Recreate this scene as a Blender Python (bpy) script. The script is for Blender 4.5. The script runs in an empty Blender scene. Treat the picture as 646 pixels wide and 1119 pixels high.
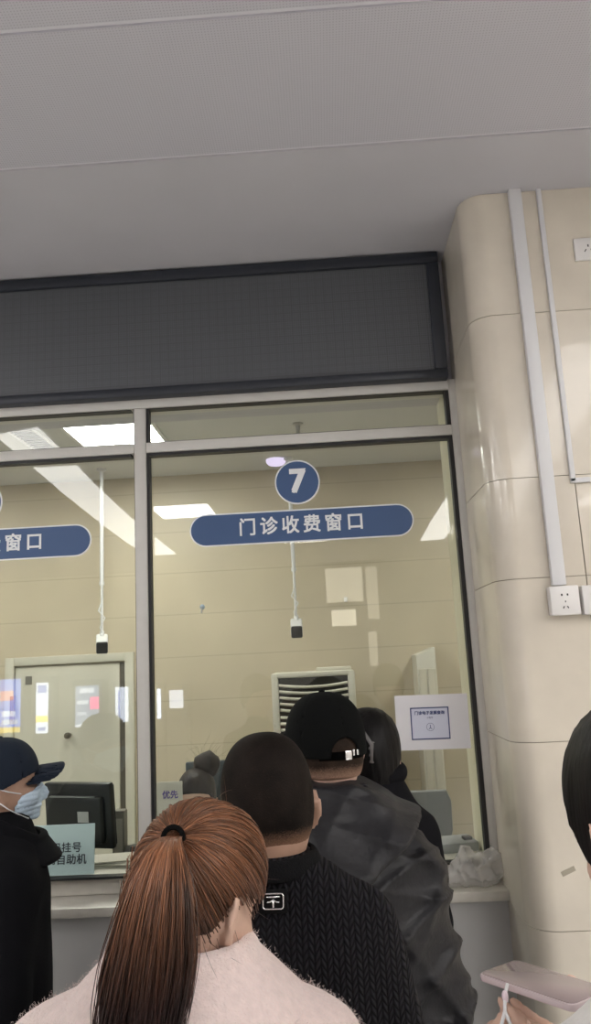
import bpy, bmesh, math, random
import numpy as np
from mathutils import Vector, Matrix

random.seed(7)
RNG = np.random.default_rng(7)
SC = bpy.context.scene
COL = SC.collection
R = math.radians

# ------------------------------------------------------------------ camera, world, exposure
CAM_H = 1.78
F_PX = 841.0
pitch, yaw, roll = R(10.796), R(-1.893), R(-2.898)
fw = Vector((math.sin(yaw)*math.cos(pitch), math.cos(yaw)*math.cos(pitch), math.sin(pitch)))
rt = Vector((math.cos(yaw), -math.sin(yaw), 0))
up = rt.cross(fw)
rt2 = math.cos(roll)*rt + math.sin(roll)*up
up2 = -math.sin(roll)*rt + math.cos(roll)*up
cam_d = bpy.data.cameras.new('camera')
cam_d.sensor_width = 36.0
cam_d.sensor_height = 36.0
cam_d.sensor_fit = 'AUTO'
cam_d.lens = F_PX/1119.0*36.0
cam_d.clip_start = 0.02
cam = bpy.data.objects.new('camera', cam_d)
COL.objects.link(cam)
cam.matrix_world = Matrix(((rt2.x, up2.x, -fw.x, 0), (rt2.y, up2.y, -fw.y, 0), (rt2.z, up2.z, -fw.z, CAM_H), (0, 0, 0, 1)))
SC.camera = cam

w = bpy.data.worlds.new('world')
SC.world = w
w.use_nodes = True
w.node_tree.nodes['Background'].inputs[0].default_value = (0.8, 0.85, 0.9, 1)
w.node_tree.nodes['Background'].inputs[1].default_value = 0.05

SC.view_settings.view_transform = 'Standard'
SC.view_settings.look = 'None'
SC.view_settings.exposure = 1.40
SC.view_settings.gamma = 1.0
SC.view_settings.use_curve_mapping = False
SC.cycles.max_bounces = 8
SC.cycles.transparent_max_bounces = 16
SC.cycles.use_denoising = True
SC.cycles.sample_clamp_indirect = 6.0

HALL_STRIP = 2.8      # curved ceiling strips of the hall
HALL_PANEL = 7.0      # square hall panels, most of them added to brighten the hall
ROOM_PANEL = 11.2     # panel in the room behind the glass

CEIL = 3.228          # hall ceiling
RC = 3.08             # ceiling of the room behind the glass
GY = 2.70             # glass plane
PY = 2.285            # face of the stone pillar
BY = 5.20             # back wall of the room behind the glass

# ------------------------------------------------------------------ materials
MATS = {}
def mat(name, col, rough=0.5, metal=0.0, noise=0.0, nscale=20.0, bump=0.0, bscale=60.0, sheen=0.0, emit=None, estr=0.0, coat=0.0, spec=0.5, stretch=None):
    if name in MATS: return MATS[name]
    m = bpy.data.materials.new(name)
    m.use_nodes = True
    nt = m.node_tree
    b = nt.nodes['Principled BSDF']
    b.inputs['Base Color'].default_value = (*col, 1)
    b.inputs['Roughness'].default_value = rough
    b.inputs['Metallic'].default_value = metal
    b.inputs['Specular IOR Level'].default_value = spec
    b.inputs['Coat Weight'].default_value = coat
    if sheen:
        b.inputs['Sheen Weight'].default_value = sheen
        b.inputs['Sheen Roughness'].default_value = 0.5
    if emit:
        b.inputs['Emission Color'].default_value = (*emit, 1)
        b.inputs['Emission Strength'].default_value = estr
    tc = nt.nodes.new('ShaderNodeTexCoord')
    vec = tc.outputs['Object']
    if stretch:
        mp = nt.nodes.new('ShaderNodeMapping')
        mp.inputs['Scale'].default_value = stretch
        nt.links.new(vec, mp.inputs['Vector'])
        vec = mp.outputs['Vector']
    if noise:
        n = nt.nodes.new('ShaderNodeTexNoise')
        n.inputs['Scale'].default_value = nscale
        n.inputs['Detail'].default_value = 5
        nt.links.new(vec, n.inputs['Vector'])
        rp = nt.nodes.new('ShaderNodeValToRGB')
        rp.color_ramp.elements[0].position = 0.3
        rp.color_ramp.elements[1].position = 0.7
        rp.color_ramp.elements[0].color = (*[c*(1-noise) for c in col], 1)
        rp.color_ramp.elements[1].color = (*[min(1, c*(1+noise)) for c in col], 1)
        nt.links.new(n.outputs['Fac'], rp.inputs['Fac'])
        nt.links.new(rp.outputs['Color'], b.inputs['Base Color'])
    if bump:
        n2 = nt.nodes.new('ShaderNodeTexNoise')
        n2.inputs['Scale'].default_value = bscale
        n2.inputs['Detail'].default_value = 4
        nt.links.new(vec, n2.inputs['Vector'])
        bp = nt.nodes.new('ShaderNodeBump')
        bp.inputs['Strength'].default_value = bump
        bp.inputs['Distance'].default_value = 0.004
        nt.links.new(n2.outputs['Fac'], bp.inputs['Height'])
        nt.links.new(bp.outputs['Normal'], b.inputs['Normal'])
    MATS[name] = m
    return m

def mathn(nt, op, a, b=None, c=None):
    n = nt.nodes.new('ShaderNodeMath')
    n.operation = op
    for i, v in enumerate((a, b, c)):
        if v is None: continue
        if isinstance(v, (int, float)): n.inputs[i].default_value = v
        else: nt.links.new(v, n.inputs[i])
    return n.outputs[0]

def glass_mat():
    m = bpy.data.materials.new('window_glass')
    m.use_nodes = True
    nt = m.node_tree
    nt.nodes.remove(nt.nodes['Principled BSDF'])
    out = nt.nodes['Material Output']
    g = nt.nodes.new('ShaderNodeNewGeometry')
    dot = nt.nodes.new('ShaderNodeVectorMath'); dot.operation = 'DOT_PRODUCT'
    nt.links.new(g.outputs['Incoming'], dot.inputs[0]); nt.links.new(g.outputs['Normal'], dot.inputs[1])
    c = mathn(nt, 'ABSOLUTE', dot.outputs['Value'])
    f = mathn(nt, 'POWER', mathn(nt, 'SUBTRACT', 1.0, c), 5.0)
    f = mathn(nt, 'MULTIPLY_ADD', f, 0.95, 0.05)
    tr = nt.nodes.new('ShaderNodeBsdfTransparent'); tr.inputs[0].default_value = (0.965, 0.985, 0.965, 1)
    gl = nt.nodes.new('ShaderNodeBsdfGlossy'); gl.inputs['Roughness'].default_value = 0.0
    mx = nt.nodes.new('ShaderNodeMixShader')
    nt.links.new(f, mx.inputs[0]); nt.links.new(tr.outputs[0], mx.inputs[1]); nt.links.new(gl.outputs[0], mx.inputs[2])
    nt.links.new(mx.outputs[0], out.inputs['Surface'])
    return m

def courses_mat(name, col, pitch_z, off, rough, dark=0.84, noise=0.05):
    """beige wall slabs with thin horizontal joints"""
    m = mat(name, col, rough, noise=noise, nscale=3.0)
    nt = m.node_tree
    b = nt.nodes['Principled BSDF']
    tc = nt.nodes.new('ShaderNodeTexCoord')
    sp = nt.nodes.new('ShaderNodeSeparateXYZ')
    nt.links.new(tc.outputs['Object'], sp.inputs[0])
    fr = mathn(nt, 'FRACT', mathn(nt, 'DIVIDE', mathn(nt, 'SUBTRACT', sp.outputs['Z'], off), pitch_z))
    line = mathn(nt, 'LESS_THAN', mathn(nt, 'ABSOLUTE', mathn(nt, 'SUBTRACT', fr, 0.5)), 0.012)
    src = b.inputs['Base Color'].links[0].from_socket
    mx = nt.nodes.new('ShaderNodeMix'); mx.data_type = 'RGBA'; mx.blend_type = 'MULTIPLY'
    nt.links.new(line, mx.inputs[0]); nt.links.new(src, mx.inputs[6])
    mx.inputs[7].default_value = (dark, dark, dark, 1)
    nt.links.new(mx.outputs[2], b.inputs['Base Color'])
    return m

def perforated_mat():
    m = mat('perforated_metal', (0.60, 0.60, 0.61), 0.45)
    nt = m.node_tree
    b = nt.nodes['Principled BSDF']
    tc = nt.nodes.new('ShaderNodeTexCoord')
    sp = nt.nodes.new('ShaderNodeSeparateXYZ')
    nt.links.new(tc.outputs['Object'], sp.inputs[0])
    px = mathn(nt, 'SUBTRACT', mathn(nt, 'FRACT', mathn(nt, 'DIVIDE', sp.outputs['X'], 0.0075)), 0.5)
    py = mathn(nt, 'SUBTRACT', mathn(nt, 'FRACT', mathn(nt, 'DIVIDE', sp.outputs['Y'], 0.0075)), 0.5)
    d = mathn(nt, 'ADD', mathn(nt, 'MULTIPLY', px, px), mathn(nt, 'MULTIPLY', py, py))
    hole = mathn(nt, 'LESS_THAN', d, 0.05)
    mx = nt.nodes.new('ShaderNodeMix'); mx.data_type = 'RGBA'
    nt.links.new(hole, mx.inputs[0])
    mx.inputs[6].default_value = (0.545, 0.535, 0.58, 1); mx.inputs[7].default_value = (0.41, 0.40, 0.44, 1)
    nt.links.new(mx.outputs[2], b.inputs['Base Color'])
    return m

def led_mat():
    m = mat('led_module_mesh', (0.055, 0.057, 0.06), 0.38)
    nt = m.node_tree
    b = nt.nodes['Principled BSDF']
    tc = nt.nodes.new('ShaderNodeTexCoord')
    sp = nt.nodes.new('ShaderNodeSeparateXYZ')
    nt.links.new(tc.outputs['Object'], sp.inputs[0])
    def ln(s, p, wd):
        fr = mathn(nt, 'FRACT', mathn(nt, 'DIVIDE', s, p))
        return mathn(nt, 'LESS_THAN', mathn(nt, 'ABSOLUTE', mathn(nt, 'SUBTRACT', fr, 0.5)), wd)
    l = mathn(nt, 'MAXIMUM', ln(sp.outputs['X'], 0.0305, 0.09), ln(sp.outputs['Z'], 0.0305, 0.09))
    l2 = mathn(nt, 'MAXIMUM', ln(sp.outputs['X'], 0.008, 0.2), ln(sp.outputs['Z'], 0.008, 0.2))
    v = mathn(nt, 'ADD', mathn(nt, 'MULTIPLY', l, -0.012), mathn(nt, 'MULTIPLY_ADD', l2, 0.035, 0.075))
    cb = nt.nodes.new('ShaderNodeCombineColor')
    for i, k in enumerate((0.95, 1.0, 1.1)): nt.links.new(mathn(nt, 'MULTIPLY', v, k), cb.inputs[i])
    nt.links.new(cb.outputs[0], b.inputs['Base Color'])
    return m

def emit_mat(name, col, s):
    m = bpy.data.materials.new(name)
    m.use_nodes = True
    nt = m.node_tree
    nt.nodes.remove(nt.nodes['Principled BSDF'])
    e = nt.nodes.new('ShaderNodeEmission')
    e.inputs[0].default_value = (*col, 1); e.inputs[1].default_value = s
    nt.links.new(e.outputs[0], nt.nodes['Material Output'].inputs['Surface'])
    return m

def knit_mat():
    """chunky knit: columns of V stitches"""
    m = mat('black_cable_knit', (0.006, 0.006, 0.008), 0.9, spec=0.15)
    nt = m.node_tree
    b = nt.nodes['Principled BSDF']
    tc = nt.nodes.new('ShaderNodeTexCoord')
    sp = nt.nodes.new('ShaderNodeSeparateXYZ')
    nt.links.new(tc.outputs['Object'], sp.inputs[0])
    u = mathn(nt, 'SUBTRACT', mathn(nt, 'FRACT', mathn(nt, 'DIVIDE', sp.outputs['X'], 0.019)), 0.5)
    au = mathn(nt, 'ABSOLUTE', u)
    zz = mathn(nt, 'ADD', mathn(nt, 'DIVIDE', sp.outputs['Z'], 0.0125), mathn(nt, 'MULTIPLY', au, -2.0))
    st = mathn(nt, 'ABSOLUTE', mathn(nt, 'SINE', mathn(nt, 'MULTIPLY', zz, math.pi)))
    colm = mathn(nt, 'SINE', mathn(nt, 'MULTIPLY', au, 2*math.pi))
    h = mathn(nt, 'MULTIPLY', mathn(nt, 'POWER', st, 0.6), mathn(nt, 'POWER', colm, 0.5))
    bp = nt.nodes.new('ShaderNodeBump')
    bp.inputs['Strength'].default_value = 1.0
    bp.inputs['Distance'].default_value = 0.007
    nt.links.new(h, bp.inputs['Height'])
    nt.links.new(bp.outputs['Normal'], b.inputs['Normal'])
    mx = nt.nodes.new('ShaderNodeMix'); mx.data_type = 'RGBA'
    nt.links.new(h, mx.inputs[0])
    mx.inputs[6].default_value = (0.0022, 0.0022, 0.003, 1); mx.inputs[7].default_value = (0.020, 0.019, 0.024, 1)  # shading painted in: dark gaps between stitches, highlight on the raised yarn
    nt.links.new(mx.outputs[2], b.inputs['Base Color'])
    return m

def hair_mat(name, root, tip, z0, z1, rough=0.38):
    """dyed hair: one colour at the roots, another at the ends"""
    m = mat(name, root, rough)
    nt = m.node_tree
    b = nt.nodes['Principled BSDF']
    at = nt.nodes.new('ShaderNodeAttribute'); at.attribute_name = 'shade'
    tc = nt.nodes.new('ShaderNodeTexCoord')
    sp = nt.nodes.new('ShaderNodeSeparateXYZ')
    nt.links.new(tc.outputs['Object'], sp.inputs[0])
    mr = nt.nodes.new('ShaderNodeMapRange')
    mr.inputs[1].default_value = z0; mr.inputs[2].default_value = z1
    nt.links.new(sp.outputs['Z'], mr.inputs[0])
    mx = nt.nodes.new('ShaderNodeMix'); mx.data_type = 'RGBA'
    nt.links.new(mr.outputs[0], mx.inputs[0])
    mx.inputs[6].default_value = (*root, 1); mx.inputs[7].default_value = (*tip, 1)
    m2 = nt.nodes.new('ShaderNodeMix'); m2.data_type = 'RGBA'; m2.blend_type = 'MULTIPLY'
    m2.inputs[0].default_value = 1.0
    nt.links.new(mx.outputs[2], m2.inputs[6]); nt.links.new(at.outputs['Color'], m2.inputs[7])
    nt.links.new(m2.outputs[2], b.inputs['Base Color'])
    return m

def fade_hair_mat(name, hair, skin):
    """very short hair: thins out to the skin at the hairline (attribute 'shade': 0 at the edge, 1 inside)"""
    m = mat(name, hair, 0.7, noise=0.45, nscale=26, bump=0.25, bscale=420, spec=0.1)
    nt = m.node_tree; b = nt.nodes['Principled BSDF']
    src = b.inputs['Base Color'].links[0].from_socket
    at = nt.nodes.new('ShaderNodeAttribute'); at.attribute_name = 'shade'
    tc = nt.nodes.new('ShaderNodeTexCoord')
    n = nt.nodes.new('ShaderNodeTexNoise'); n.inputs['Scale'].default_value = 380
    nt.links.new(tc.outputs['Object'], n.inputs['Vector'])
    f = mathn(nt, 'ADD', at.outputs['Fac'], mathn(nt, 'MULTIPLY_ADD', n.outputs['Fac'], 0.6, -0.22))
    f.node.use_clamp = True
    mx = nt.nodes.new('ShaderNodeMix'); mx.data_type = 'RGBA'
    nt.links.new(f, mx.inputs[0]); nt.links.new(src, mx.inputs[7])
    mx.inputs[6].default_value = (*skin, 1)
    nt.links.new(mx.outputs[2], b.inputs['Base Color'])
    return m

M_marble = mat('cream_marble', (0.69, 0.63, 0.53), 0.22, noise=0.07, nscale=5, coat=0.3)
M_gyps = mat('plaster_white', (0.515, 0.505, 0.535), 0.75, noise=0.02, nscale=4)
M_perf = perforated_mat()
M_groove = mat('panel_joint', (0.66, 0.65, 0.69), 0.5)
M_floor = mat('floor_stone', (0.72, 0.71, 0.69), 0.2, noise=0.08, nscale=3)
M_hallwall = mat('hall_wall_stone', (0.52, 0.50, 0.47), 0.5, noise=0.06, nscale=3)
M_room = courses_mat('beige_wall_slabs', (0.58, 0.505, 0.372), 0.2825, 1.83-0.14125, 0.45)
M_roomceil = mat('room_ceiling_white', (0.62, 0.62, 0.60), 0.8)
M_alu = mat('window_aluminium', (0.60, 0.585, 0.55), 0.42, noise=0.02)
M_jamb = mat('pale_window_return', (0.66, 0.62, 0.47), 0.45)
M_gasket = mat('black_gasket', (0.012, 0.012, 0.013), 0.5)
M_glass = glass_mat()
M_led = led_mat()
M_ledframe = mat('dark_display_frame', (0.022, 0.026, 0.036), 0.35)
M_counter = mat('counter_stone', (0.62, 0.59, 0.53), 0.3, noise=0.06, nscale=25)
M_cbase = mat('counter_grey_front', (0.52, 0.515, 0.51), 0.55, noise=0.04, nscale=6)
M_white = mat('white_plastic', (0.72, 0.72, 0.73), 0.4)
M_socket = mat('socket_white', (0.78, 0.76, 0.74), 0.35)
M_dark = mat('dark_slot', (0.02, 0.02, 0.02), 0.5)
M_blue = mat('sign_blue', (0.045, 0.095, 0.22), 0.45)
M_signwhite = mat('sign_white', (0.80, 0.82, 0.84), 0.5)
M_paper = mat('paper_white', (0.74, 0.73, 0.76), 0.8)
M_navyink = mat('navy_ink', (0.06, 0.08, 0.20), 0.7)
M_paleblue = mat('pale_blue_card', (0.56, 0.68, 0.72), 0.6)
M_ink = mat('black_ink', (0.03, 0.035, 0.05), 0.7)
M_purple = mat('purple_ink', (0.13, 0.09, 0.32), 0.7)
M_black = mat('black_plastic', (0.009, 0.011, 0.013), 0.42)
M_grey = mat('grey_plastic', (0.21, 0.22, 0.22), 0.5)
M_acwhite = mat('ac_white', (0.66, 0.63, 0.54), 0.45)
M_door = mat('door_cream', (0.60, 0.575, 0.485), 0.5, noise=0.02, nscale=3)
M_steel = mat('brushed_steel', (0.55, 0.55, 0.55), 0.3, metal=1.0)
M_silver = mat('silver_metal', (0.85, 0.85, 0.86), 0.22, metal=1.0)
M_strip = emit_mat('hall_strip_light', (1.0, 0.97, 0.95), HALL_STRIP)
M_hpanel = emit_mat('hall_panel_light', (1.0, 0.97, 0.93), HALL_PANEL)
M_rpanel = emit_mat('room_panel_light', (1.0, 0.985, 0.92), ROOM_PANEL)

# people
M_skinA = mat('skin_tan', (0.40, 0.245, 0.175), 0.55, noise=0.08, nscale=30)
M_skinB = mat('skin_light', (0.64, 0.43, 0.335), 0.5, noise=0.06, nscale=30)
M_pink = mat('pale_pink_wool', (0.86, 0.71, 0.675), 0.9, noise=0.06, nscale=90, bump=0.8, bscale=260, sheen=0.5)
M_knit = knit_mat()
M_rib = mat('black_ribbing', (0.005, 0.005, 0.006), 0.9, spec=0.15, bump=0.8, bscale=300)
M_jacket = mat('charcoal_nylon', (0.0150, 0.0146, 0.0172), 0.48, noise=0.12, nscale=60, bump=0.35, bscale=90, spec=0.3)
def add_creases(m, scale, dist):
    nt = m.node_tree; b = nt.nodes['Principled BSDF']
    tc = nt.nodes.new('ShaderNodeTexCoord')
    n = nt.nodes.new('ShaderNodeTexNoise'); n.noise_type = 'RIDGED_MULTIFRACTAL'
    n.inputs['Scale'].default_value = scale; n.inputs['Detail'].default_value = 2.5; n.inputs['Distortion'].default_value = 0.6
    nt.links.new(tc.outputs['Object'], n.inputs['Vector'])
    bp = nt.nodes.new('ShaderNodeBump'); bp.inputs['Strength'].default_value = 0.8; bp.inputs['Distance'].default_value = dist
    nt.links.new(n.outputs['Fac'], bp.inputs['Height'])
    old = b.inputs['Normal'].links
    if old: nt.links.new(old[0].from_socket, bp.inputs['Normal'])
    nt.links.new(bp.outputs['Normal'], b.inputs['Normal'])
add_creases(M_jacket, 7.0, 0.012)
M_coat = mat('black_coat', (0.0035, 0.0035, 0.005), 0.9, bump=0.3, bscale=200, spec=0.15)
M_coat2 = mat('black_wool', (0.005, 0.005, 0.007), 0.85, bump=0.3, bscale=200, spec=0.15)
M_blackcap = mat('black_cotton', (0.0028, 0.0032, 0.0032), 0.95, spec=0.15, bump=0.35, bscale=350)
M_navycap = mat('navy_cotton', (0.013, 0.019, 0.032), 0.85, spec=0.2, bump=0.35, bscale=350)
M_mask = mat('mask_paper', (0.50, 0.62, 0.74), 0.7)
M_trouser = mat('dark_denim', (0.03, 0.032, 0.045), 0.8)
M_shoe = mat('shoe_rubber', (0.03, 0.03, 0.03), 0.5)
M_blackhair = mat('black_hair', (0.004, 0.0032, 0.0034), 0.5, spec=0.2, noise=0.5, nscale=40, bump=0.6, bscale=90, stretch=(1, 1, 0.12))
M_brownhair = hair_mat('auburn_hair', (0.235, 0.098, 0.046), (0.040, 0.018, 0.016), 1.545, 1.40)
M_darkbrown = mat('dark_brown_hair', (0.014, 0.008, 0.006), 0.5, spec=0.3, noise=0.4, nscale=40, bump=0.6, bscale=90, stretch=(1, 1, 0.12))
M_stubble = fade_hair_mat('cropped_black_hair', (0.0110, 0.0078, 0.0062), (0.30, 0.17, 0.11))
M_nape = fade_hair_mat('short_brown_hair', (0.028, 0.018, 0.013), (0.50, 0.31, 0.22))
M_white_sleeve = mat('white_knit', (0.72, 0.70, 0.68), 0.9, bump=0.4, bscale=200)
M_phone = mat('pink_screen_reflection', (0.36, 0.285, 0.29), 0.18, coat=0.4)  # greyish pink reflection on the dark screen, put into its base colour
M_phonecase = mat('clear_pink_case', (0.55, 0.46, 0.48), 0.15, coat=0.6)
M_nail = mat('pale_nail_gloss', (0.75, 0.62, 0.68), 0.2, coat=0.5)
M_trim = mat('clothes_seam', (0.02, 0.02, 0.022), 0.8)

# ------------------------------------------------------------------ mesh builder
class MB:
    def __init__(s): s.bm = bmesh.new()
    def box(s, c, d, rz=0, rx=0, ry=0, bev=0.0, seg=2):
        r = bmesh.ops.create_cube(s.bm, size=1)
        vs = r['verts']
        bmesh.ops.scale(s.bm, vec=d, verts=vs)
        if bev:
            es = list({e for v in vs for e in v.link_edges})
            rr = bmesh.ops.bevel(s.bm, geom=es, offset=bev, segments=seg, affect='EDGES', profile=0.5)
            vs = list({v for f in rr['faces'] for v in f.verts} | {v for v in vs if v.is_valid})
        m = Matrix.Translation(c) @ Matrix.Rotation(rz, 4, 'Z') @ Matrix.Rotation(ry, 4, 'Y') @ Matrix.Rotation(rx, 4, 'X')
        bmesh.ops.transform(s.bm, matrix=m, verts=vs)
        return s
    def b6(s, x0, x1, y0, y1, z0, z1, bev=0.0, seg=2):
        return s.box(((x0+x1)/2, (y0+y1)/2, (z0+z1)/2), (x1-x0, y1-y0, z1-z0), bev=bev, seg=seg)
    def prism(s, pts, axis, a, b, bev=0.0, mtx=None):
        """pts: outline in the two remaining axes; axis 'x','y','z' extruded a..b"""
        def P(u, v, t):
            return {'x': (t, u, v), 'y': (u, t, v), 'z': (u, v, t)}[axis]
        va = [s.bm.verts.new(P(u, v, a)) for u, v in pts]
        vb = [s.bm.verts.new(P(u, v, b)) for u, v in pts]
        n = len(pts)
        fs = [s.bm.faces.new(va), s.bm.faces.new(vb[::-1])]
        for i in range(n):
            fs.append(s.bm.faces.new((va[i], vb[i], vb[(i+1) % n], va[(i+1) % n])))
        bmesh.ops.recalc_face_normals(s.bm, faces=fs)
        vs = va+vb
        if bev:
            es = [e for e in {e for v in vs for e in v.link_edges} if (e.verts[0] in va) == (e.verts[1] in va)]
            rr = bmesh.ops.bevel(s.bm, geom=es, offset=bev, segments=2, affect='EDGES', profile=0.5)
            vs = list({v for f in rr['faces'] for v in f.verts} | {v for v in vs if v.is_valid})
        if mtx is not None: bmesh.ops.transform(s.bm, matrix=mtx, verts=vs)
        return s
    def tube(s, pts, rad, n=10, closed=False, caps=True):
        pts = [Vector(p) for p in pts]
        m = len(pts)
        rads = rad if isinstance(rad, (list, tuple)) else [rad]*m
        rings = []
        prev = None
        for i, p in enumerate(pts):
            if closed: t = pts[(i+1) % m]-pts[i-1]
            else: t = pts[min(i+1, m-1)]-pts[max(i-1, 0)]
            t.normalize()
            if prev is None:
                a = Vector((0, 0, 1)) if abs(t.z) < 0.9 else Vector((1, 0, 0))
                u = t.cross(a).normalized()
            else:
                u = (prev-t*prev.dot(t)).normalized()
            prev = u
            v = t.cross(u)
            rings.append([s.bm.verts.new(p+rads[i]*(math.cos(2*math.pi*k/n)*u+math.sin(2*math.pi*k/n)*v)) for k in range(n)])
        fs = []
        for i in range(m if closed else m-1):
            A, B = rings[i], rings[(i+1) % m]
            for k in range(n):
                fs.append(s.bm.faces.new((A[k], A[(k+1) % n], B[(k+1) % n], B[k])))
        if caps and not closed:
            fs.append(s.bm.faces.new(rings[0][::-1])); fs.append(s.bm.faces.new(rings[-1]))
        bmesh.ops.recalc_face_normals(s.bm, faces=fs)
        return s
    def lathe(s, prof, c, n=24, axis='z'):
        rings = []
        for r, z in prof:
            rg = []
            for k in range(n):
                a = 2*math.pi*k/n
                q = {'z': (r*math.cos(a), r*math.sin(a), z), 'y': (r*math.cos(a), z, r*math.sin(a)), 'x': (z, r*math.cos(a), r*math.sin(a))}[axis]
                rg.append(s.bm.verts.new((c[0]+q[0], c[1]+q[1], c[2]+q[2])))
            rings.append(rg)
        fs = []
        for A, B in zip(rings, rings[1:]):
            for k in range(n):
                fs.append(s.bm.faces.new((A[k], A[(k+1) % n], B[(k+1) % n], B[k])))
        fs.append(s.bm.faces.new(rings[0])); fs.append(s.bm.faces.new(rings[-1][::-1]))
        bmesh.ops.recalc_face_normals(s.bm, faces=fs)
        return s
    def ball(s, c, r, sub=3):
        rr = bmesh.ops.create_icosphere(s.bm, subdivisions=sub, radius=1)
        r = r if isinstance(r, (tuple, list)) else (r, r, r)
        bmesh.ops.scale(s.bm, vec=r, verts=rr['verts'])
        bmesh.ops.translate(s.bm, vec=c, verts=rr['verts'])
        return s
    def build(s, name, m, parent=None, smooth=None):
        me = bpy.data.meshes.new(name)
        s.bm.to_mesh(me); s.bm.free()
        return link(name, me, m, parent, smooth)

def link(name, me, m, parent=None, smooth=None):
    o = bpy.data.objects.new(name, me)
    COL.objects.link(o)
    me.materials.append(m)
    if smooth is True:
        for p in me.polygons: p.use_smooth = True
    elif smooth:
        for p in me.polygons: p.use_smooth = True
        try: me.set_sharp_from_angle(angle=R(smooth))
        except Exception: pass
    if parent is not None: o.parent = parent
    return o

def pymesh(name, v, f, m, parent=None, smooth=True):
    me = bpy.data.meshes.new(name)
    v = np.asarray(v, dtype=np.float32); f = np.asarray(f, dtype=np.int32)
    k = f.shape[1]
    me.vertices.add(len(v)); me.vertices.foreach_set('co', v.ravel())
    me.loops.add(f.size); me.loops.foreach_set('vertex_index', f.ravel())
    me.polygons.add(len(f))
    me.polygons.foreach_set('loop_start', np.arange(0, f.size, k, dtype=np.int32))
    me.polygons.foreach_set('loop_total', np.full(len(f), k, dtype=np.int32))
    me.update(calc_edges=True)
    me.validate()
    return link(name, me, m, parent, smooth)

def empty(name, loc=(0, 0, 0), rz=0):
    o = bpy.data.objects.new(name, None)
    COL.objects.link(o)
    o.empty_display_size = 0.05
    o.location = loc; o.rotation_euler = (0, 0, rz)
    return o
def tag(o, label, cat, group=None, kind=None):
    o['label'] = label; o['category'] = cat
    if group: o['group'] = group
    if kind: o['kind'] = kind
    return o
def structure(o):
    o['kind'] = 'structure'
    return o

def text_mesh(name, body, size, m, parent, loc, rot=(R(90), 0, 0), bold=0.0, spacing=1.0, depth=0.001, sx=1.0, line=1.0):
    c = bpy.data.curves.new(name+'_curve', 'FONT')
    c.body = body; c.size = size; c.align_x = 'CENTER'; c.align_y = 'CENTER'
    c.space_character = spacing; c.extrude = depth; c.space_line = line
    c.resolution_u = 3
    o = bpy.data.objects.new(name+'_tmp', c)
    COL.objects.link(o)
    bpy.context.view_layer.update()
    dg = bpy.context.evaluated_depsgraph_get()
    me = bpy.data.meshes.new_from_object(o.evaluated_get(dg))
    bpy.data.objects.remove(o)
    bpy.data.curves.remove(c)
    me.name = name
    me.materials.clear()
    if bold:
        bm = bmesh.new()
        for k, (dx, dy) in enumerate(((bold, bold), (-bold, bold), (bold, -bold), (-bold, -bold))):
            n0 = len(bm.verts)
            bm.from_mesh(me)
            bm.verts.ensure_lookup_table()
            bmesh.ops.translate(bm, vec=(dx, dy, 0.00005*k), verts=bm.verts[n0:])
        bm.to_mesh(me); bm.free()
    x = link(name, me, m, parent)
    x.location = loc; x.rotation_euler = rot; x.scale = (sx, 1, 1)
    return x

# ------------------------------------------------------------------ distance-field bodies
def smin(a, b, k):
    h = np.clip(0.5+0.5*(b-a)/k, 0, 1)
    return b*(1-h)+a*h-k*h*(1-h)
def smax(a, b, k): return -smin(-a, -b, k)
def ell(p, c, r):
    q = p-np.asarray(c, dtype=np.float64); r = np.asarray(r, dtype=np.float64)
    k0 = np.linalg.norm(q/r, axis=1); k1 = np.linalg.norm(q/(r*r), axis=1)+1e-9
    return k0*(k0-1)/k1
def cap(p, a, b, ra, rb):
    a = np.asarray(a, dtype=np.float64); b = np.asarray(b, dtype=np.float64)
    d = b-a
    h = np.clip(((p-a)@d)/(d@d), 0, 1)
    return np.linalg.norm(p-a-h[:, None]*d, axis=1)-(ra+(rb-ra)*h)
def loft(p, prof, e=2.3):
    """prof rows: z, half width, half depth, centre x, centre y"""
    P = np.array(prof, dtype=np.float64); P = P[np.argsort(P[:, 0])]
    z = p[:, 2]
    a, b, cx, cy = (np.interp(z, P[:, 0], P[:, i]) for i in (1, 2, 3, 4))
    q = (np.abs((p[:, 0]-cx)/a)**e+np.abs((p[:, 1]-cy)/b)**e)**(1/e)
    d = (q-1)*np.minimum(a, b)
    return smax(d, np.maximum(z-P[-1, 0], P[0, 0]-z), 0.02)
def poly2(x, y, pts):
    """signed distance to a polygon"""
    pts = np.array(pts, dtype=np.float64); n = len(pts)
    d = np.full(len(x), 1e9); s = np.ones(len(x))
    for i in range(n):
        a = pts[i]; b = pts[i-1]
        e = b-a; wx = x-a[0]; wy = y-a[1]
        t = np.clip((wx*e[0]+wy*e[1])/(e@e), 0, 1)
        d = np.minimum(d, (wx-e[0]*t)**2+(wy-e[1]*t)**2)
        c1 = y >= a[1]; c2 = y < b[1]; c3 = e[0]*wy > e[1]*wx
        fl = (c1 & c2 & c3) | (~c1 & ~c2 & ~c3)
        s = np.where(fl, -s, s)
    return s*np.sqrt(d)
def ridges(p, rows):
    """sum of warped ridges; rows: dir, frequency, phase, weight"""
    o = np.zeros(len(p))
    for d, fr, ph, wt in rows:
        d = np.array(d, dtype=np.float64); d /= np.linalg.norm(d)
        t = p@d
        wv = np.sin(5.3*p[:, 0]+ph)+np.sin(4.1*p[:, 2]+1.7*ph)+0.6*np.sin(9.7*p[:, 1]+8.3*p[:, 2]+ph)
        o += wt*(1-np.abs(np.sin(fr*t+ph+0.9*wv)))**2
    return o

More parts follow.
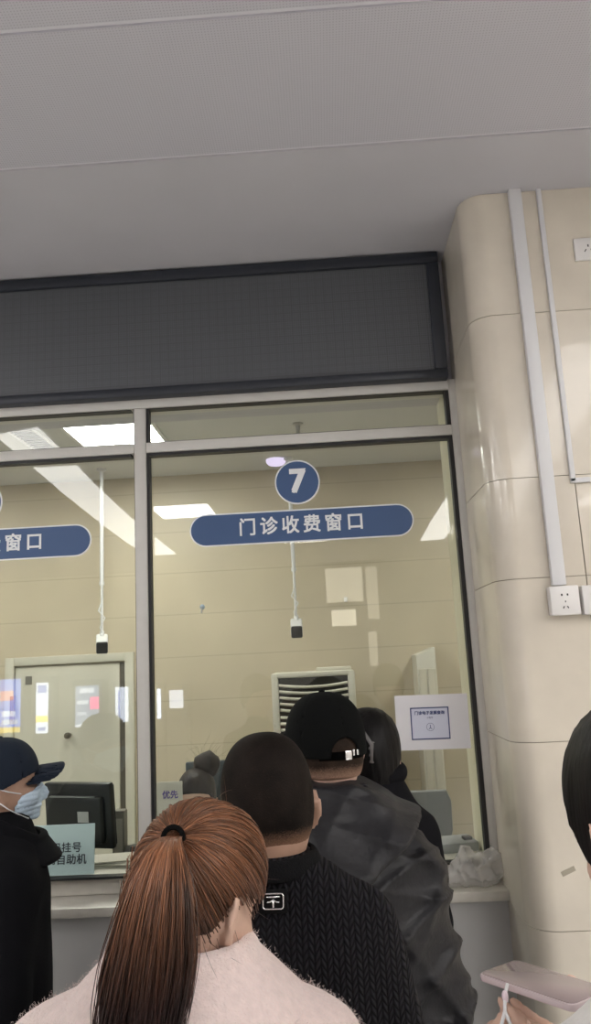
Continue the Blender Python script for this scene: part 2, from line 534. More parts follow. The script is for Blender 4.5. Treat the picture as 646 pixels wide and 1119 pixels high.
def surf(f, lo, hi, h):
    """sparse naive surface nets -> verts, quads"""
    lo = np.array(lo, dtype=np.float64); hi = np.array(hi, dtype=np.float64)
    K = 4
    nb = np.ceil((hi-lo)/(h*K)).astype(int)+1
    bi = np.stack(np.meshgrid(*[np.arange(n) for n in nb], indexing='ij'), -1).reshape(-1, 3)
    cen = lo+(bi+0.5)*h*K
    vb = f(cen)
    near = np.abs(vb) < h*K*1.9
    N = nb*K
    V = np.repeat(np.repeat(np.repeat(vb.reshape(nb), K, 0), K, 1), K, 2)
    sub = np.stack(np.meshgrid(*[np.arange(K)]*3, indexing='ij'), -1).reshape(-1, 3)
    idx = (bi[near][:, None, :]*K+sub[None]).reshape(-1, 3)
    for s in range(0, len(idx), 400000):
        ii = idx[s:s+400000]
        V[ii[:, 0], ii[:, 1], ii[:, 2]] = f(lo+ii*h)
    S = V < 0
    C = N-1
    sl = lambda o: tuple(slice(o[i], o[i]+C[i]) for i in range(3))
    cnt = np.zeros(C, dtype=np.int8)
    offs = [(i, j, k) for i in (0, 1) for j in (0, 1) for k in (0, 1)]
    for o in offs: cnt += S[sl(o)]
    act = (cnt > 0) & (cnt < 8)
    ci = np.argwhere(act)
    acc = np.zeros((len(ci), 3)); num = np.zeros(len(ci))
    for a in offs:
        for ax in range(3):
            if a[ax]: continue
            b = list(a); b[ax] = 1
            va = V[ci[:, 0]+a[0], ci[:, 1]+a[1], ci[:, 2]+a[2]]
            vb_ = V[ci[:, 0]+b[0], ci[:, 1]+b[1], ci[:, 2]+b[2]]
            m = (va < 0) != (vb_ < 0)
            t = np.where(m, va/np.where(m, va-vb_, 1), 0)
            pt = np.tile(np.array(a, dtype=np.float64), (len(ci), 1)); pt[:, ax] += t
            acc += pt*m[:, None]; num += m
    verts = lo+(ci+acc/num[:, None])*h
    lab = np.full(C, -1, dtype=np.int64); lab[act] = np.arange(len(ci))
    quads = []
    for ax in range(3):
        b1, b2 = (ax+1) % 3, (ax+2) % 3
        A = [slice(1, n-1) for n in N]; A[ax] = slice(0, N[ax]-1)
        B = list(A); B[ax] = slice(1, N[ax])
        s0, s1 = S[tuple(A)], S[tuple(B)]
        e = np.argwhere(s0 != s1)
        if not len(e): continue
        fl = s0[tuple(e.T)]
        e = e+1; e[:, ax] -= 1
        q = []
        for d1, d2 in ((0, 0), (1, 0), (1, 1), (0, 1)):
            c = e.copy(); c[:, b1] -= d1; c[:, b2] -= d2
            q.append(lab[c[:, 0], c[:, 1], c[:, 2]])
        q = np.stack(q, 1)
        q[~fl] = q[~fl][:, ::-1]
        quads.append(q)
    quads = np.concatenate(quads)
    quads = quads[(quads >= 0).all(1)]
    # keep only the vertices that are used
    used = np.unique(quads); mp = np.full(len(verts), -1, dtype=np.int64); mp[used] = np.arange(len(used))
    return verts[used], mp[quads][:, ::-1]

def sdf_obj(name, f, lo, hi, h, m, parent=None):
    v, q = surf(f, lo, hi, h)
    # outward winding
    a, b, c = v[q[:, 0]], v[q[:, 1]], v[q[:, 2]]
    nrm = np.cross(b-a, c-a); nrm /= np.linalg.norm(nrm, axis=1)[:, None]+1e-12
    cen = v[q].mean(1)
    sgn = np.sign(f(cen+nrm*h*0.7)-f(cen-nrm*h*0.7))
    if np.median(sgn) < 0: q = q[:, ::-1]
    return pymesh(name, v, q, m, parent)

def rotm(yaw=0, pitch=0, roll=0):
    """head turn: yaw + turns left (seen from above), pitch + nods down, roll + tips towards the right shoulder"""
    return np.array(Matrix.Rotation(R(yaw), 3, 'Z') @ Matrix.Rotation(R(-pitch), 3, 'X') @ Matrix.Rotation(R(roll), 3, 'Y'))

HEADS = (0.0775, 0.096, 0.108)
def skull(p, c, r, e=2.35):
    q = p-np.asarray(c, dtype=np.float64); r = np.asarray(r, dtype=np.float64)
    k = ((np.abs(q/r)**e).sum(1))**(1/e)+1e-9
    return np.linalg.norm(q, axis=1)*(1-1/k)
def head_sdf(q, s=1.0, hooded=False):
    """q in head coordinates, face towards +y, centre of the skull at the origin"""
    q = q/s
    d = skull(q, (0, -0.004, 0), HEADS)
    d = smin(d, ell(q, (0, 0.030, -0.062), (0.058, 0.064, 0.064)), 0.03)
    d = smin(d, cap(q, (0, 0.078, -0.104), (0, 0.072, -0.108), 0.02, 0.018), 0.02)          # chin
    d = smin(d, cap(q, (0, 0.090, -0.018), (0, 0.111, -0.052), 0.008, 0.014), 0.012)        # nose
    for sx in (-1, 1):
        d = smin(d, cap(q, (0.012*sx, 0.096, -0.056), (0.013*sx, 0.094, -0.056), 0.009, 0.009), 0.008)
        d = smax(d, -ell(q, (0.033*sx, 0.104, -0.014), (0.017, 0.016, 0.012)), 0.014)       # eye socket
        d = smin(d, ell(q, (0.033*sx, 0.081, -0.015), (0.0145, 0.0125, 0.010)), 0.004)      # eyelid
        d = smin(d, cap(q, (0.014*sx, 0.091, 0.004), (0.046*sx, 0.083, 0.006), 0.008, 0.006), 0.012)   # brow
        d = smin(d, ell(q, (0.046*sx, 0.062, -0.045), (0.022, 0.024, 0.018)), 0.02)         # cheek
        # ear: a flattened disc with a hollow
        c_, s_ = 0.88, 0.475*sx          # the rear rim of the ear stands off the head
        u = np.stack([(q[:, 0]-0.083*sx)*c_+(q[:, 1]+0.014)*s_, -(q[:, 0]-0.083*sx)*s_+(q[:, 1]+0.014)*c_, q[:, 2]+0.027+0.25*(q[:, 1]+0.014)], 1)
        e = ell(u, (0, 0, 0), (0.0075, 0.021, 0.034))
        e = smax(e, -ell(u, (0.008*sx, 0.003, 0.002), (0.0065, 0.012, 0.022)), 0.004)
        e = smin(e, ell(u, (0.001*sx, 0.008, -0.028), (0.006, 0.008, 0.010)), 0.006)
        d = smin(d, e, 0.007)
    d = smin(d, cap(q, (-0.018, 0.092, -0.079), (0.018, 0.092, -0.079), 0.0075, 0.0075), 0.008)   # lips
    return d*s

def hand_chain(wrist, direc, palm, curl=(20, 25, 20), side=1, s=1.0, thumb_out=35, spread=5, thumb_up=0.35):
    """list of (a, b, ra, rb) capsules of a hand; direc along fingers, palm = palm normal, side=+1 thumb to the left of direc x palm"""
    w_ = Vector(wrist); d = Vector(direc).normalized(); n = Vector(palm).normalized()
    n = (n-d*n.dot(d)).normalized()
    l = d.cross(n)*side            # towards the thumb
    cs = []
    for k, off in enumerate((0.028, 0.0095, -0.0095, -0.027)):
        cs.append((w_+l*off*0.6*s, w_+d*0.085*s+l*off*s, 0.015*s, 0.012*s))
        kn = w_+d*(0.088-0.006*abs(k-1))*s+l*off*s
        L = (0.040, 0.045, 0.042, 0.033)[k]*s
        ang = 0
        dd = d.copy()
        a_sp = R(spread*(1.5-k))
        dd = (dd*math.cos(a_sp)+l*math.sin(a_sp)).normalized()
        p = kn
        for j in range(3):
            ang = R(curl[j])
            ax = dd.cross(n).normalized()
            dd = Matrix.Rotation(ang, 3, ax) @ dd
            n2 = n
            q_ = p+dd*L*(1, 0.68, 0.52)[j]
            cs.append((p, q_, (0.0093, 0.0083, 0.0075)[j]*s, (0.0075, 0.0076, 0.0062)[j]*s))
            p = q_
            n = (n-dd*n.dot(dd)).normalized()
        n = (Vector(palm)-d*Vector(palm).dot(d)).normalized()
    t0 = w_+d*0.022*s+l*0.022*s
    td = (d*math.cos(R(thumb_out))+l*math.sin(R(thumb_out))+n*thumb_up).normalized()
    t1 = t0+td*0.040*s; td2 = (td+d*0.25).normalized(); t2 = t1+td2*0.032*s; t3 = t2+(td2+n*0.15).normalized()*0.024*s
    cs += [(t0, t1, 0.016*s, 0.0115*s), (t1, t2, 0.011*s, 0.0095*s), (t2, t3, 0.0092*s, 0.007*s)]
    return cs

def default_profile(h, sw, dep):
    """torso and shoulders of a clothed figure; sw half shoulder width"""
    z = lambda t: t*h
    return [(z(.44), sw*.86, dep*.95, 0, 0), (z(.53), sw*.93, dep, 0, 0), (z(.62), sw*.93, dep*.95, 0, 0), (z(.72), sw*1.0, dep*1.0, 0, 0),
            (z(.775), sw*1.0, dep*.95, 0, -.005), (z(.805), sw*.90, dep*.82, 0, -.01), (z(.83), sw*.62, dep*.70, 0, -.015), (z(.85), sw*.38, dep*.60, 0, -.018), (z(.875), sw*.30, dep*.52, 0, -.018)]

class Figure:
    """a standing person: one continuous skin mesh, clothing and hair are its children"""
    def __init__(s, loc, rz, h, skin, label, hc, head=(0, 0, 0), hs=1.0, sw=0.21, dep=0.13, prof=None,
                 neck=(0.056, 0.062), arms=None, hands=None, coat_mat=None, coat_name='coat', res=0.009, coat_res=0.008,
                 folds=None, fold_amp=0.006, legs=True, top=None, extra=None, hem=None, seat=None, arm_r=(0.068, 0.058, 0.05), group=None, shoulder=None):
        s.h = h; s.loc = loc; s.rz = rz
        s.hc = np.array(hc, dtype=np.float64); s.RM = rotm(*head); s.hs = hs
        s.prof = prof or default_profile(h, sw, dep)
        s.sw = sw
        arms = arms or {}
        sh = shoulder or (sw*0.80, -0.005, h*0.785)
        s.arm = []
        for side, key in ((-1, 'L'), (1, 'R')):
            el, ha = arms.get(key, ((sw*1.12*side, 0.02, h*0.62), (sw*0.95*side, 0.17, h*0.56)))
            s.arm.append((np.array((sh[0]*side, sh[1], sh[2])), np.array(el), np.array(ha)))
        s.arm_r = arm_r
        s.hem = hem if hem is not None else h*0.46
        s.folds = folds; s.fold_amp = fold_amp
        hands_c = []
        for i, (a, e, w_) in enumerate(s.arm):
            side = (-1, 1)[i]
            hd = (hands or {}).get('LR'[i])
            if hd is None:
                d = Vector(w_-e).normalized()
                hd = hand_chain(w_, d, (-side, 0, -0.3), side=-side if False else side, s=0.98)
            hands_c += hd
        def hip(i): return ((0.085*i, 0, h*0.50), (0.095*i, 0.01, h*0.275), (0.10*i, -0.02, h*0.05))
        s.hip = hip
        top_z = h*0.84
        def body(p):
            q = (p-s.hc)@s.RM
            d = head_sdf(q, hs)
            nb = np.array((s.hc[0]*0.35, -0.03, top_z-0.02))
            d = smin(d, cap(p, s.hc+s.RM@np.array((0, -0.022, -0.065)), nb, neck[0], neck[1]), 0.025)
            t = s.coat_base(p)+0.022
            d = smin(d, t, 0.02)
            for c in hands_c: d = smin(d, cap(p, c[0], c[1], c[2], c[3]), 0.005)
            if legs:
                for i in (-1, 1):
                    a, k, f_ = hip(i)
                    d = smin(d, cap(p, a, k, 0.080, 0.052), 0.03)
                    d = smin(d, cap(p, k, f_, 0.052, 0.035), 0.02)
                    d = smin(d, cap(p, (f_[0], -0.03, 0.035), (f_[0]*1.15, 0.13, 0.028), 0.034, 0.026), 0.02)
            return d
        s.body_f = body
        xs = [abs(v[0]) for a in s.arm for v in a]+[sw*1.1]
        ys = [v[1] for a in s.arm for v in a]
        bx = max(xs)+0.22
        s.lo = (-bx, min(-0.30, min(ys)-0.22), -0.01 if legs else h*0.40); s.hi = (bx, max(0.32, max(ys)+0.24), h+0.10)
        s.root = sdf_obj('person', body, s.lo, s.hi, res, skin)
        s.root.location = loc; s.root.rotation_euler = (0, 0, rz)
        tag(s.root, label, 'person', group)
        if coat_mat:
            s.coat = sdf_obj(coat_name, s.coat_f, s.lo, s.hi, coat_res, coat_mat, s.root)
        if legs:
            def trousers(p):
                d = np.full(len(p), 9.0)
                for i in (-1, 1):
                    a, k, f_ = hip(i)
                    d = smin(d, cap(p, a, k, 0.100, 0.074), 0.02)
                    d = smin(d, cap(p, k, f_, 0.074, 0.060), 0.02)
                return smax(smax(d, 0.07-p[:, 2], 0.01), p[:, 2]-h*0.53, 0.01)
            sdf_obj('trousers', trousers, (-0.3, -0.25, 0.0), (0.3, 0.25, h*0.56), 0.013, M_trouser, s.root)
            for i in (-1, 1):
                def shoe(p, i=i):
                    f_ = hip(i)[2]
                    d = cap(p, (f_[0], -0.045, 0.048), (f_[0]*1.15, 0.145, 0.042), 0.050, 0.042)
                    return smax(smax(d, 0.004-p[:, 2], 0.006), p[:, 2]-0.10, 0.01)
                sdf_obj('shoe', shoe, (-0.25, -0.15, -0.01), (0.25, 0.25, 0.13), 0.010, M_shoe, s.root)
    def coat_base(s, p):
        d = loft(p, s.prof)
        for a, e, w_ in s.arm:
            d = smin(d, cap(p, a, e, s.arm_r[0], s.arm_r[1]), 0.035)
            v = w_-e; L = np.linalg.norm(v)
            d = smin(d, cap(p, e, w_-v/L*0.01, s.arm_r[1], s.arm_r[2]), 0.02)
        return d
    def coat_f(s, p):
        d = s.coat_base(p)
        if s.folds: d = d-s.fold_amp*ridges(p, s.folds)
        # the neck opening and the hem
        d = smax(d, s.hem-p[:, 2], 0.01)
        return d
    def headq(s, p): return (p-s.hc)@s.RM/s.hs
    def hw(s, q): return s.hc+s.RM@(np.array(q)*s.hs)        # head coordinates -> figure coordinates
    def hbox(s, r=0.17): return tuple(s.hc-r), tuple(s.hc+r)
    def head_part(s, name, f, m, h=0.005, r=0.19, parent=None):
        lo, hi = s.hbox(r)
        return sdf_obj(name, lambda p: f((p-s.hc)@s.RM/s.hs)*s.hs, lo, hi, h, m, parent or s.root)

def strands_obj(name, paths, rad, m, parent=None, shades=None, n=3):
    """many thin tapered strands in one mesh; paths: (S, K, 3) array"""
    P = np.asarray(paths, dtype=np.float64); S, K, _ = P.shape
    T = np.gradient(P, axis=1); T /= np.linalg.norm(T, axis=2, keepdims=True)+1e-12
    ref = RNG.normal(size=(S, 1, 3))
    U = np.cross(T, np.broadcast_to(ref, T.shape)); U /= np.linalg.norm(U, axis=2, keepdims=True)+1e-12
    W = np.cross(T, U)
    t = np.linspace(0, 1, K)
    rr = (rad if np.ndim(rad) else np.full(S, rad))[:, None]*(1-0.75*t**3)[None]
    V = np.empty((S, K, n, 3))
    for k in range(n):
        a = 2*math.pi*k/n
        V[:, :, k] = P+rr[..., None]*(math.cos(a)*U+math.sin(a)*W)
    idx = np.arange(S*K*n).reshape(S, K, n)
    F = []
    for k in range(n):
        k2 = (k+1) % n
        F.append(np.stack([idx[:, :-1, k], idx[:, :-1, k2], idx[:, 1:, k2], idx[:, 1:, k]], -1).reshape(-1, 4))
    o = pymesh(name, V.reshape(-1, 3), np.concatenate(F), m, parent)
    if shades is not None: set_shade(o, np.repeat(shades, K*n))
    return o

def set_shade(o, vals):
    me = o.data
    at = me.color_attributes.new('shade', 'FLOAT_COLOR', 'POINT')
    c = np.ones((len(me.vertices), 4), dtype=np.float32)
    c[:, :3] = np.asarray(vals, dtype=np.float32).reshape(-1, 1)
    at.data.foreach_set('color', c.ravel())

# ------------------------------------------------------------------ the setting
structure(MB().b6(-6, 4.2, -6.5, 5.4, -0.1, 0).build('floor', M_floor))

# hall ceiling: plaster border by the windows, perforated metal panels beyond it
ceil_o = structure(MB().b6(-6, 4.2, 2.0, 2.96, CEIL, CEIL+0.08).build('ceiling', M_gyps))
mb = MB()
y = 1.985
while y > -6.5:
    mb.b6(-6, 4.2, max(y-0.470, -6.5), y, CEIL, CEIL+0.03)
    y -= 0.485
structure(mb.build('ceiling_panel', M_perf, ceil_o))
structure(MB().b6(-6, 4.2, -6.5, 2.0, CEIL+0.006, CEIL+0.08).build('ceiling_joint', M_groove, ceil_o))

structure(MB().b6(-6.1, -6.0, -6.5, 2.96, 0, CEIL).build('wall_left', M_hallwall))
structure(MB().b6(-6, 4.2, -6.6, -6.5, 0, CEIL).build('wall_rear', M_hallwall))
structure(MB().b6(4.2, 4.3, -6.5, 2.3, 0, CEIL).build('wall_side', M_hallwall))

# stone pillar on the right: courses of slabs with open joints and a rounded corner
PX = 0.510
def pillar_outline(g=0.0):
    r = 0.075
    pts = [(PX+g, 2.96)]
    for k in range(9):
        a = math.pi+k*math.pi/16
        pts.append((PX+g+r+r*math.cos(a), PY+g+r+r*math.sin(a)))
    pts += [(4.2, PY+g), (4.2, 2.96)]
    return pts
pil = structure(MB().prism(pillar_outline(0.006), 'z', 0, CEIL).build('wall_right', mat('stone_joint', (0.30, 0.26, 0.20), 0.7)))
mb = MB()
zs = [0.0, 0.52, 1.02, 1.514, 1.978, 2.281, 2.808, CEIL]
for z0, z1 in zip(zs, zs[1:]):
    o = pillar_outline()
    if z1 < 2.3:      # these courses are cut once more beside the sockets
        a = [p for p in o if p[0] < 4]
        mb.prism(a+[(0.765, PY), (0.765, 2.96)], 'z', z0+0.001, z1-0.001)
        mb.prism([(0.768, PY), (4.2, PY), (4.2, 2.96), (0.768, 2.96)], 'z', z0+0.001, z1-0.001)
    else:
        mb.prism(o, 'z', z0+0.001, z1-0.001)
structure(mb.build('wall_panel', M_marble, pil, smooth=25))

# room behind the glass
structure(MB().b6(-4.3, 2.2, BY, BY+0.1, 0, RC+0.1).build('wall_back', M_room))
structure(MB().b6(-4.4, -4.3, 2.96, BY+0.1, 0, RC+0.1).build('wall_west', M_room))
structure(MB().b6(2.2, 2.3, 2.96, BY+0.1, 0, RC+0.1).build('wall_east', M_room))
structure(MB().b6(-4.4, 2.3, 2.96, BY+0.1, RC, RC+0.1).build('ceiling_room', M_roomceil))
structure(MB().b6(-6, PX+0.01, 2.71, 2.96, 2.745, CEIL).build('wall_header', M_gyps))
structure(MB().b6(-6, PX+0.01, 2.587, 2.90, 0, 1.02).build('wall_counter', M_cbase))
structure(MB().b6(-6, -4.05, 2.70, 2.96, 1.02, 2.745).build('wall_end', M_hallwall))

def window(n, x0, x1, label=None):
    """one glazed bay: big pane, a transom light above it, bars and black gaskets"""
    wd = empty('window_%d' % n, ((x0+x1)/2, GY, 1.105))
    structure(wd)
    off = Vector(wd.location)
    def sh(mb):
        bmesh.ops.translate(mb.bm, vec=-off, verts=mb.bm.verts[:]); return mb
    f = MB()
    f.b6(x0-0.042, x0, 2.655, 2.745, 1.105, 2.702, 0.003)
    f.b6(x0+0.0005, x1-0.0005, 2.656, 2.744, 2.535, 2.572, 0.003)
    f.b6(x0-0.042, x1-0.0005, 2.655, 2.745, 2.703, 2.748)
    if n == 1: f.b6(x1, PX+0.004, 2.665, 2.745, 1.105, 2.745, 0.003)
    sh(f).build('window_frame', M_alu, wd, 30)
    g = MB()
    for z0, z1 in ((1.105, 2.535), (2.572, 2.703)):
        t = 0.010
        g.b6(x0, x0+t, 2.664, 2.70, z0, z1); g.b6(x1-(0.014 if n == 1 else 0.003), x1, 2.664, 2.70, z0, z1)
        g.b6(x0+t, x1-0.014, 2.664, 2.70, z1-(0.011 if z1 < 2.6 else 0.003), z1); g.b6(x0+t, x1-0.014, 2.664, 2.70, z0, z0+(0.007 if z0 < 2 else 0.003))
    sh(g).build('gasket', M_gasket, wd)
    for z0, z1 in ((1.108, 2.533), (2.574, 2.701)):
        p = MB().b6(x0+0.003, x1-0.003, 2.694, 2.700, z0, z1)
        sh(p).build('glass_pane', M_glass, wd)
    return wd
window(1, -0.615, 0.484)
window(2, -1.757, -0.657)
window(3, -2.899, -1.799)
window(4, -4.04, -2.941)
# deep pale return of the opening on the right
structure(MB().b6(0.486, PX+0.01, 2.748, 2.96, 1.105, 2.745, 0.002).build('trim_1', M_jamb))
structure(MB().b6(-6, PX, 2.69, 2.98, 1.051, 1.105, 0.003).build('trim_2', M_counter, smooth=30))

# door in the back wall
dr = structure(empty('door_1', (-1.735, BY, 0)))
f = MB()
f.b6(-0.435, -0.375, -0.03, 0.0, 0, 1.88, 0.004); f.b6(0.375, 0.435, -0.03, 0.0, 0, 1.88, 0.004); f.b6(-0.375, 0.375, -0.03, 0.0, 1.825, 1.88, 0.004)
f.build('door_frame', M_door, dr, 30)
MB().b6(-0.368, 0.335, -0.012, 0.0, 0.01, 1.816, 0.003).build('door_panel', M_door, dr, 30)
MB().b6(0.338, 0.372, -0.008, 0.0, 0.01, 1.815).build('door_gap', mat('door_gap_dark', (0.10, 0.09, 0.07), 0.7), dr)
MB().b6(-0.392, -0.365, -0.042, -0.010, 1.45, 1.63, 0.004).build('hinge', mat('hinge_brown', (0.30, 0.20, 0.16), 0.5), dr, 30)
MB().lathe([(0.014, 0), (0.014, -0.02), (0.02, -0.03), (0.02, -0.05), (0.012, -0.055)], (0.0, -0.012, 1.362), 16, 'y').build('knob', mat('knob_dark', (0.10, 0.085, 0.06), 0.4), dr, 40)
MB().b6(-0.30, -0.255, -0.016, -0.010, 1.70, 1.755, 0.002).build('door_plate', mat('plate_grey', (0.20, 0.19, 0.16), 0.5), dr)

# ------------------------------------------------------------------ lamps of the place, and ceiling panels added to brighten the hall
def curved_strip(name, left, right, label):
    o = MB()
    pts = left+right[::-1]
    o.prism(pts, 'z', CEIL-0.010, CEIL+0.004)
    t = tag(o.build(name, M_strip), label, 'ceiling light', 'curved strip lights of the hall')
    return t
curved_strip('ceiling_light', [(-1.97, 0.90), (-2.02, 0.30), (-2.12, -0.8), (-2.22, -2.2), (-2.29, -3.4), (-2.31, -4.65)],
             [(-1.67, 1.0), (-1.71, 0.40), (-1.79, -0.6), (-1.87, -2.0), (-1.91, -3.2), (-1.94, -4.65)],
             'long curved white strip light mirrored in the glass behind the slim camera pole')
curved_strip('ceiling_light', [(1.12, 0.90), (1.18, -0.6), (1.22, -2.2), (1.235, -3.2), (1.29, -4.65)],
             [(1.45, 0.90), (1.50, -0.6), (1.53, -2.2), (1.55, -3.2), (1.59, -4.65)],
             'curved white strip light mirrored in the glass beside the blue sign by the pillar')
for (cx, cy, lab) in ((-1.30, -1.80, 'square white ceiling light mirrored in the glass just above the long blue sign'), (-0.2, -3.9, None), (2.5, 0.9, None), (3.3, 0.9, None), (2.5, -0.6, None), (3.3, -0.6, None), (-2.9, 1.2, None), (-3.7, 1.2, None), (-3.3, 0.1, None), (-3.8, -1.0, None), (2.6, -1.8, None), (-3.6, -2.6, None), (2.9, -3.2, None)):  # panels without a label of their own are unseen fill, added for brightness
    r = empty('ceiling_light', (cx, cy, CEIL))
    fr = MB()
    for dx, dy, a, b in ((0, .335, .60, .02), (0, -.335, .60, .02), (.285, 0, .03, .65), (-.285, 0, .03, .65)):
        fr.box((dx, dy, -0.006), (a, b, 0.014))
    fr.build('light_frame', M_white, r)
    MB().box((0, 0, -0.004), (0.545, 0.645, 0.010)).build('diffuser', M_hpanel, r)
    tag(r, lab or 'square white ceiling panel added out of view to brighten the hall', 'ceiling light', 'square lights of the hall')
r = empty('ceiling_light', (-1.125, 4.18, RC))
fr = MB()
for dx, dy, a, b in ((0, .285, .50, .02), (0, -.285, .50, .02), (.245, 0, .02, .55), (-.245, 0, .02, .55)):
    fr.box((dx, dy, -0.008), (a, b, 0.016))
fr.build('light_frame', M_white, r)
MB().box((0, 0, -0.006), (0.47, 0.55, 0.012)).build('diffuser', M_rpanel, r)
tag(r, 'bright square ceiling panel light of the room behind the glass, above the transom', 'ceiling light')
for cx, cy in ((-2.9, 4.1), (1.35, 4.0)):
    r2 = r.copy(); COL.objects.link(r2); r2.location = (cx, cy, RC)
    r2['label'] = 'square ceiling panel light of the room behind the glass, out of the picture'
    r2['group'] = 'panel lights of the room behind the glass'
    for ch in r.children:
        c = ch.copy(); COL.objects.link(c); c.parent = r2
# ------------------------------------------------------------------ things on and around the window
# counter
ct = MB().b6(-6, PX+0.035, 2.555, 2.70, 1.022, 1.051, 0.004).build('stone_counter', M_counter, smooth=30)
tag(ct, 'long pale stone counter slab running under the glass windows', 'counter')

# led display above the windows
led = empty('led_display', (-1.36, 2.66, 2.735))
fx0, fx1, fz = -1.85, 1.842, 0.487
f = MB()
f.b6(fx0, fx1, -0.045, 0.045, fz-0.042, fz, 0.005); f.b6(fx0, fx1, -0.045, 0.045, 0, 0.034, 0.005)
f.b6(fx1-0.045, fx1, -0.045, 0.045, 0.034, fz-0.042, 0.005); f.b6(fx0, fx0+0.045, -0.045, 0.045, 0.034, fz-0.042, 0.005)
f.build('display_frame', M_ledframe, led, 30)
MB().b6(fx0+0.03, fx1-0.03, -0.030, 0.045, 0.02, fz-0.02).build('screen_panel', M_led, led)
tag(led, 'long dark unlit message display in a black frame above the windows', 'display')

# signs stuck on the glass
def pill(w_, h_, n=14):
    r = h_/2; pts = []
    for k in range(n+1):
        a = -math.pi/2+math.pi*k/n; pts.append((w_/2-r+r*math.cos(a), r*math.sin(a)))
    for k in range(n+1):
        a = math.pi/2+math.pi*k/n; pts.append((-w_/2+r+r*math.cos(a), r*math.sin(a)))
    return pts
def circ(r, n=40): return [(r*math.cos(2*math.pi*k/n), r*math.sin(2*math.pi*k/n)) for k in range(n)]
TILT = 0.0
def pill_sign(x, z, label):
    o = MB().prism(pill(0.797, 0.117), 'y', -0.0035, 0).build('window_sign', M_signwhite)
    o.location = (x, 2.6935, z)
    MB().prism(pill(0.787, 0.107), 'y', -0.0045, -0.003).build('sign_face', M_blue, o)
    text_mesh('lettering', '门诊收费窗口', 0.066, M_signwhite, o, (0, -0.0048, 0.0), bold=0.0013, spacing=1.37, sx=0.98)
    return tag(o, label, 'sign', 'blue window signs')
def badge(x, z, t, label):
    o = MB().prism(circ(0.081), 'y', -0.0035, 0).build('number_badge', M_signwhite)
    o.location = (x, 2.6935, z)
    MB().prism(circ(0.076), 'y', -0.0045, -0.003).build('badge_face', M_blue, o)
    if t: text_mesh('numeral', t, 0.118, M_signwhite, o, (0, -0.0048, 0.0), bold=0.004)
    return tag(o, label, 'sign', 'round number signs')
pill_sign(-0.071, 2.244, 'long blue rounded sign with six white characters under the number 7')
pill_sign(-1.222, 2.236, 'blue rounded sign cut off by the picture edge, in front of the cream door')
badge(-0.077, 2.402, '7', 'round blue sign with a white number 7')
badge(-1.232, 2.392, '', 'plain round blue sign mostly cut off, above the sign with the cut-off words')

# printed notice on the glass
pa = MB().b6(-0.121, 0.121, -0.0012, 0, -0.0885, 0.0885).build('paper_notice', M_paper)
pa.location = (0.332, 2.6625, 1.552); pa.rotation_euler = (0, R(0.6), 0)
fr = MB()
for a in ((-0.072, 0.056, 0.044, 0.048), (-0.072, 0.056, -0.056, -0.052), (-0.072, -0.068, -0.056, 0.048), (0.052, 0.056, -0.056, 0.048)):
    fr.b6(a[0], a[1], -0.0024, -0.001, a[2], a[3])
fr.build('printed_frame', M_navyink, pa)
MB().b6(-0.068, 0.052, -0.0018, -0.001, -0.052, 0.044).build('printed_panel', mat('pale_lilac_print', (0.62, 0.64, 0.76), 0.8), pa)
text_mesh('notice_heading', '门诊电子发票查询', 0.0125, M_navyink, pa, (-0.008, -0.0025, 0.029), bold=0.0004, depth=0.0003)
text_mesh('notice_caption', '小程序', 0.007, M_navyink, pa, (-0.008, -0.0025, 0.014), depth=0.0003)
# the two squares of the print stay empty, the round emblem between them is drawn
e = MB()
ring = [(0.0125*math.cos(2*math.pi*k/28), -0.0022, 0.0125*math.sin(2*math.pi*k/28)) for k in range(28)]
e.tube([(a-0.008, b, c-0.016) for a, b, c in ring], 0.0006, 6, closed=True)
e.tube([(-0.008, -0.0022, -0.009), (-0.008, -0.0022, -0.018)], 0.0012, 6)
e.tube([(-0.008, -0.0022, -0.018), (-0.013, -0.0022, -0.023)], 0.001, 6); e.tube([(-0.008, -0.0022, -0.018), (-0.003, -0.0022, -0.023)], 0.001, 6)
e.build('printed_emblem', M_navyink, pa)
tag(pa, 'white paper notice with a navy framed print taped to the glass by the pillar', 'notice')

# pale blue card standing on the sill
cd = MB().b6(-0.16, 0.083, -0.002, 0.002, 0, 0.160, 0.001).build('counter_card', M_paleblue)
cd.location = (-0.909, 2.728, 1.106); cd.rotation_euler = (R(-4), 0, 0)
text_mesh('card_lettering', '扫码挂号\n请到自助机', 0.034, M_ink, cd, (-0.030, -0.0028, 0.066), bold=0.0004, depth=0.0003, line=1.1, spacing=1.06)
bx = MB().box((-0.04, 0.022, 0.005), (0.16, 0.045, 0.006))
bx.build('card_foot', M_paleblue, cd)
tag(cd, 'pale blue card with two lines of dark characters standing behind the glass', 'sign')

# small white plate with purple words, behind the glass by the mullion
pl = MB().b6(-0.047, 0.047, -0.002, 0.002, 0, 0.275, 0.001).build('desk_plate', mat('plate_white', (0.62, 0.60, 0.52), 0.6))
pl.location = (-0.583, 2.80, 1.106)
text_mesh('plate_lettering', '优先', 0.028, M_purple, pl, (0.004, -0.0026, 0.230), bold=0.0007, depth=0.0003)
MB().box((0, 0.025, 0.004), (0.085, 0.05, 0.006)).build('plate_foot', M_white, pl)
tag(pl, 'white plate with purple characters standing behind the ponytail', 'sign')

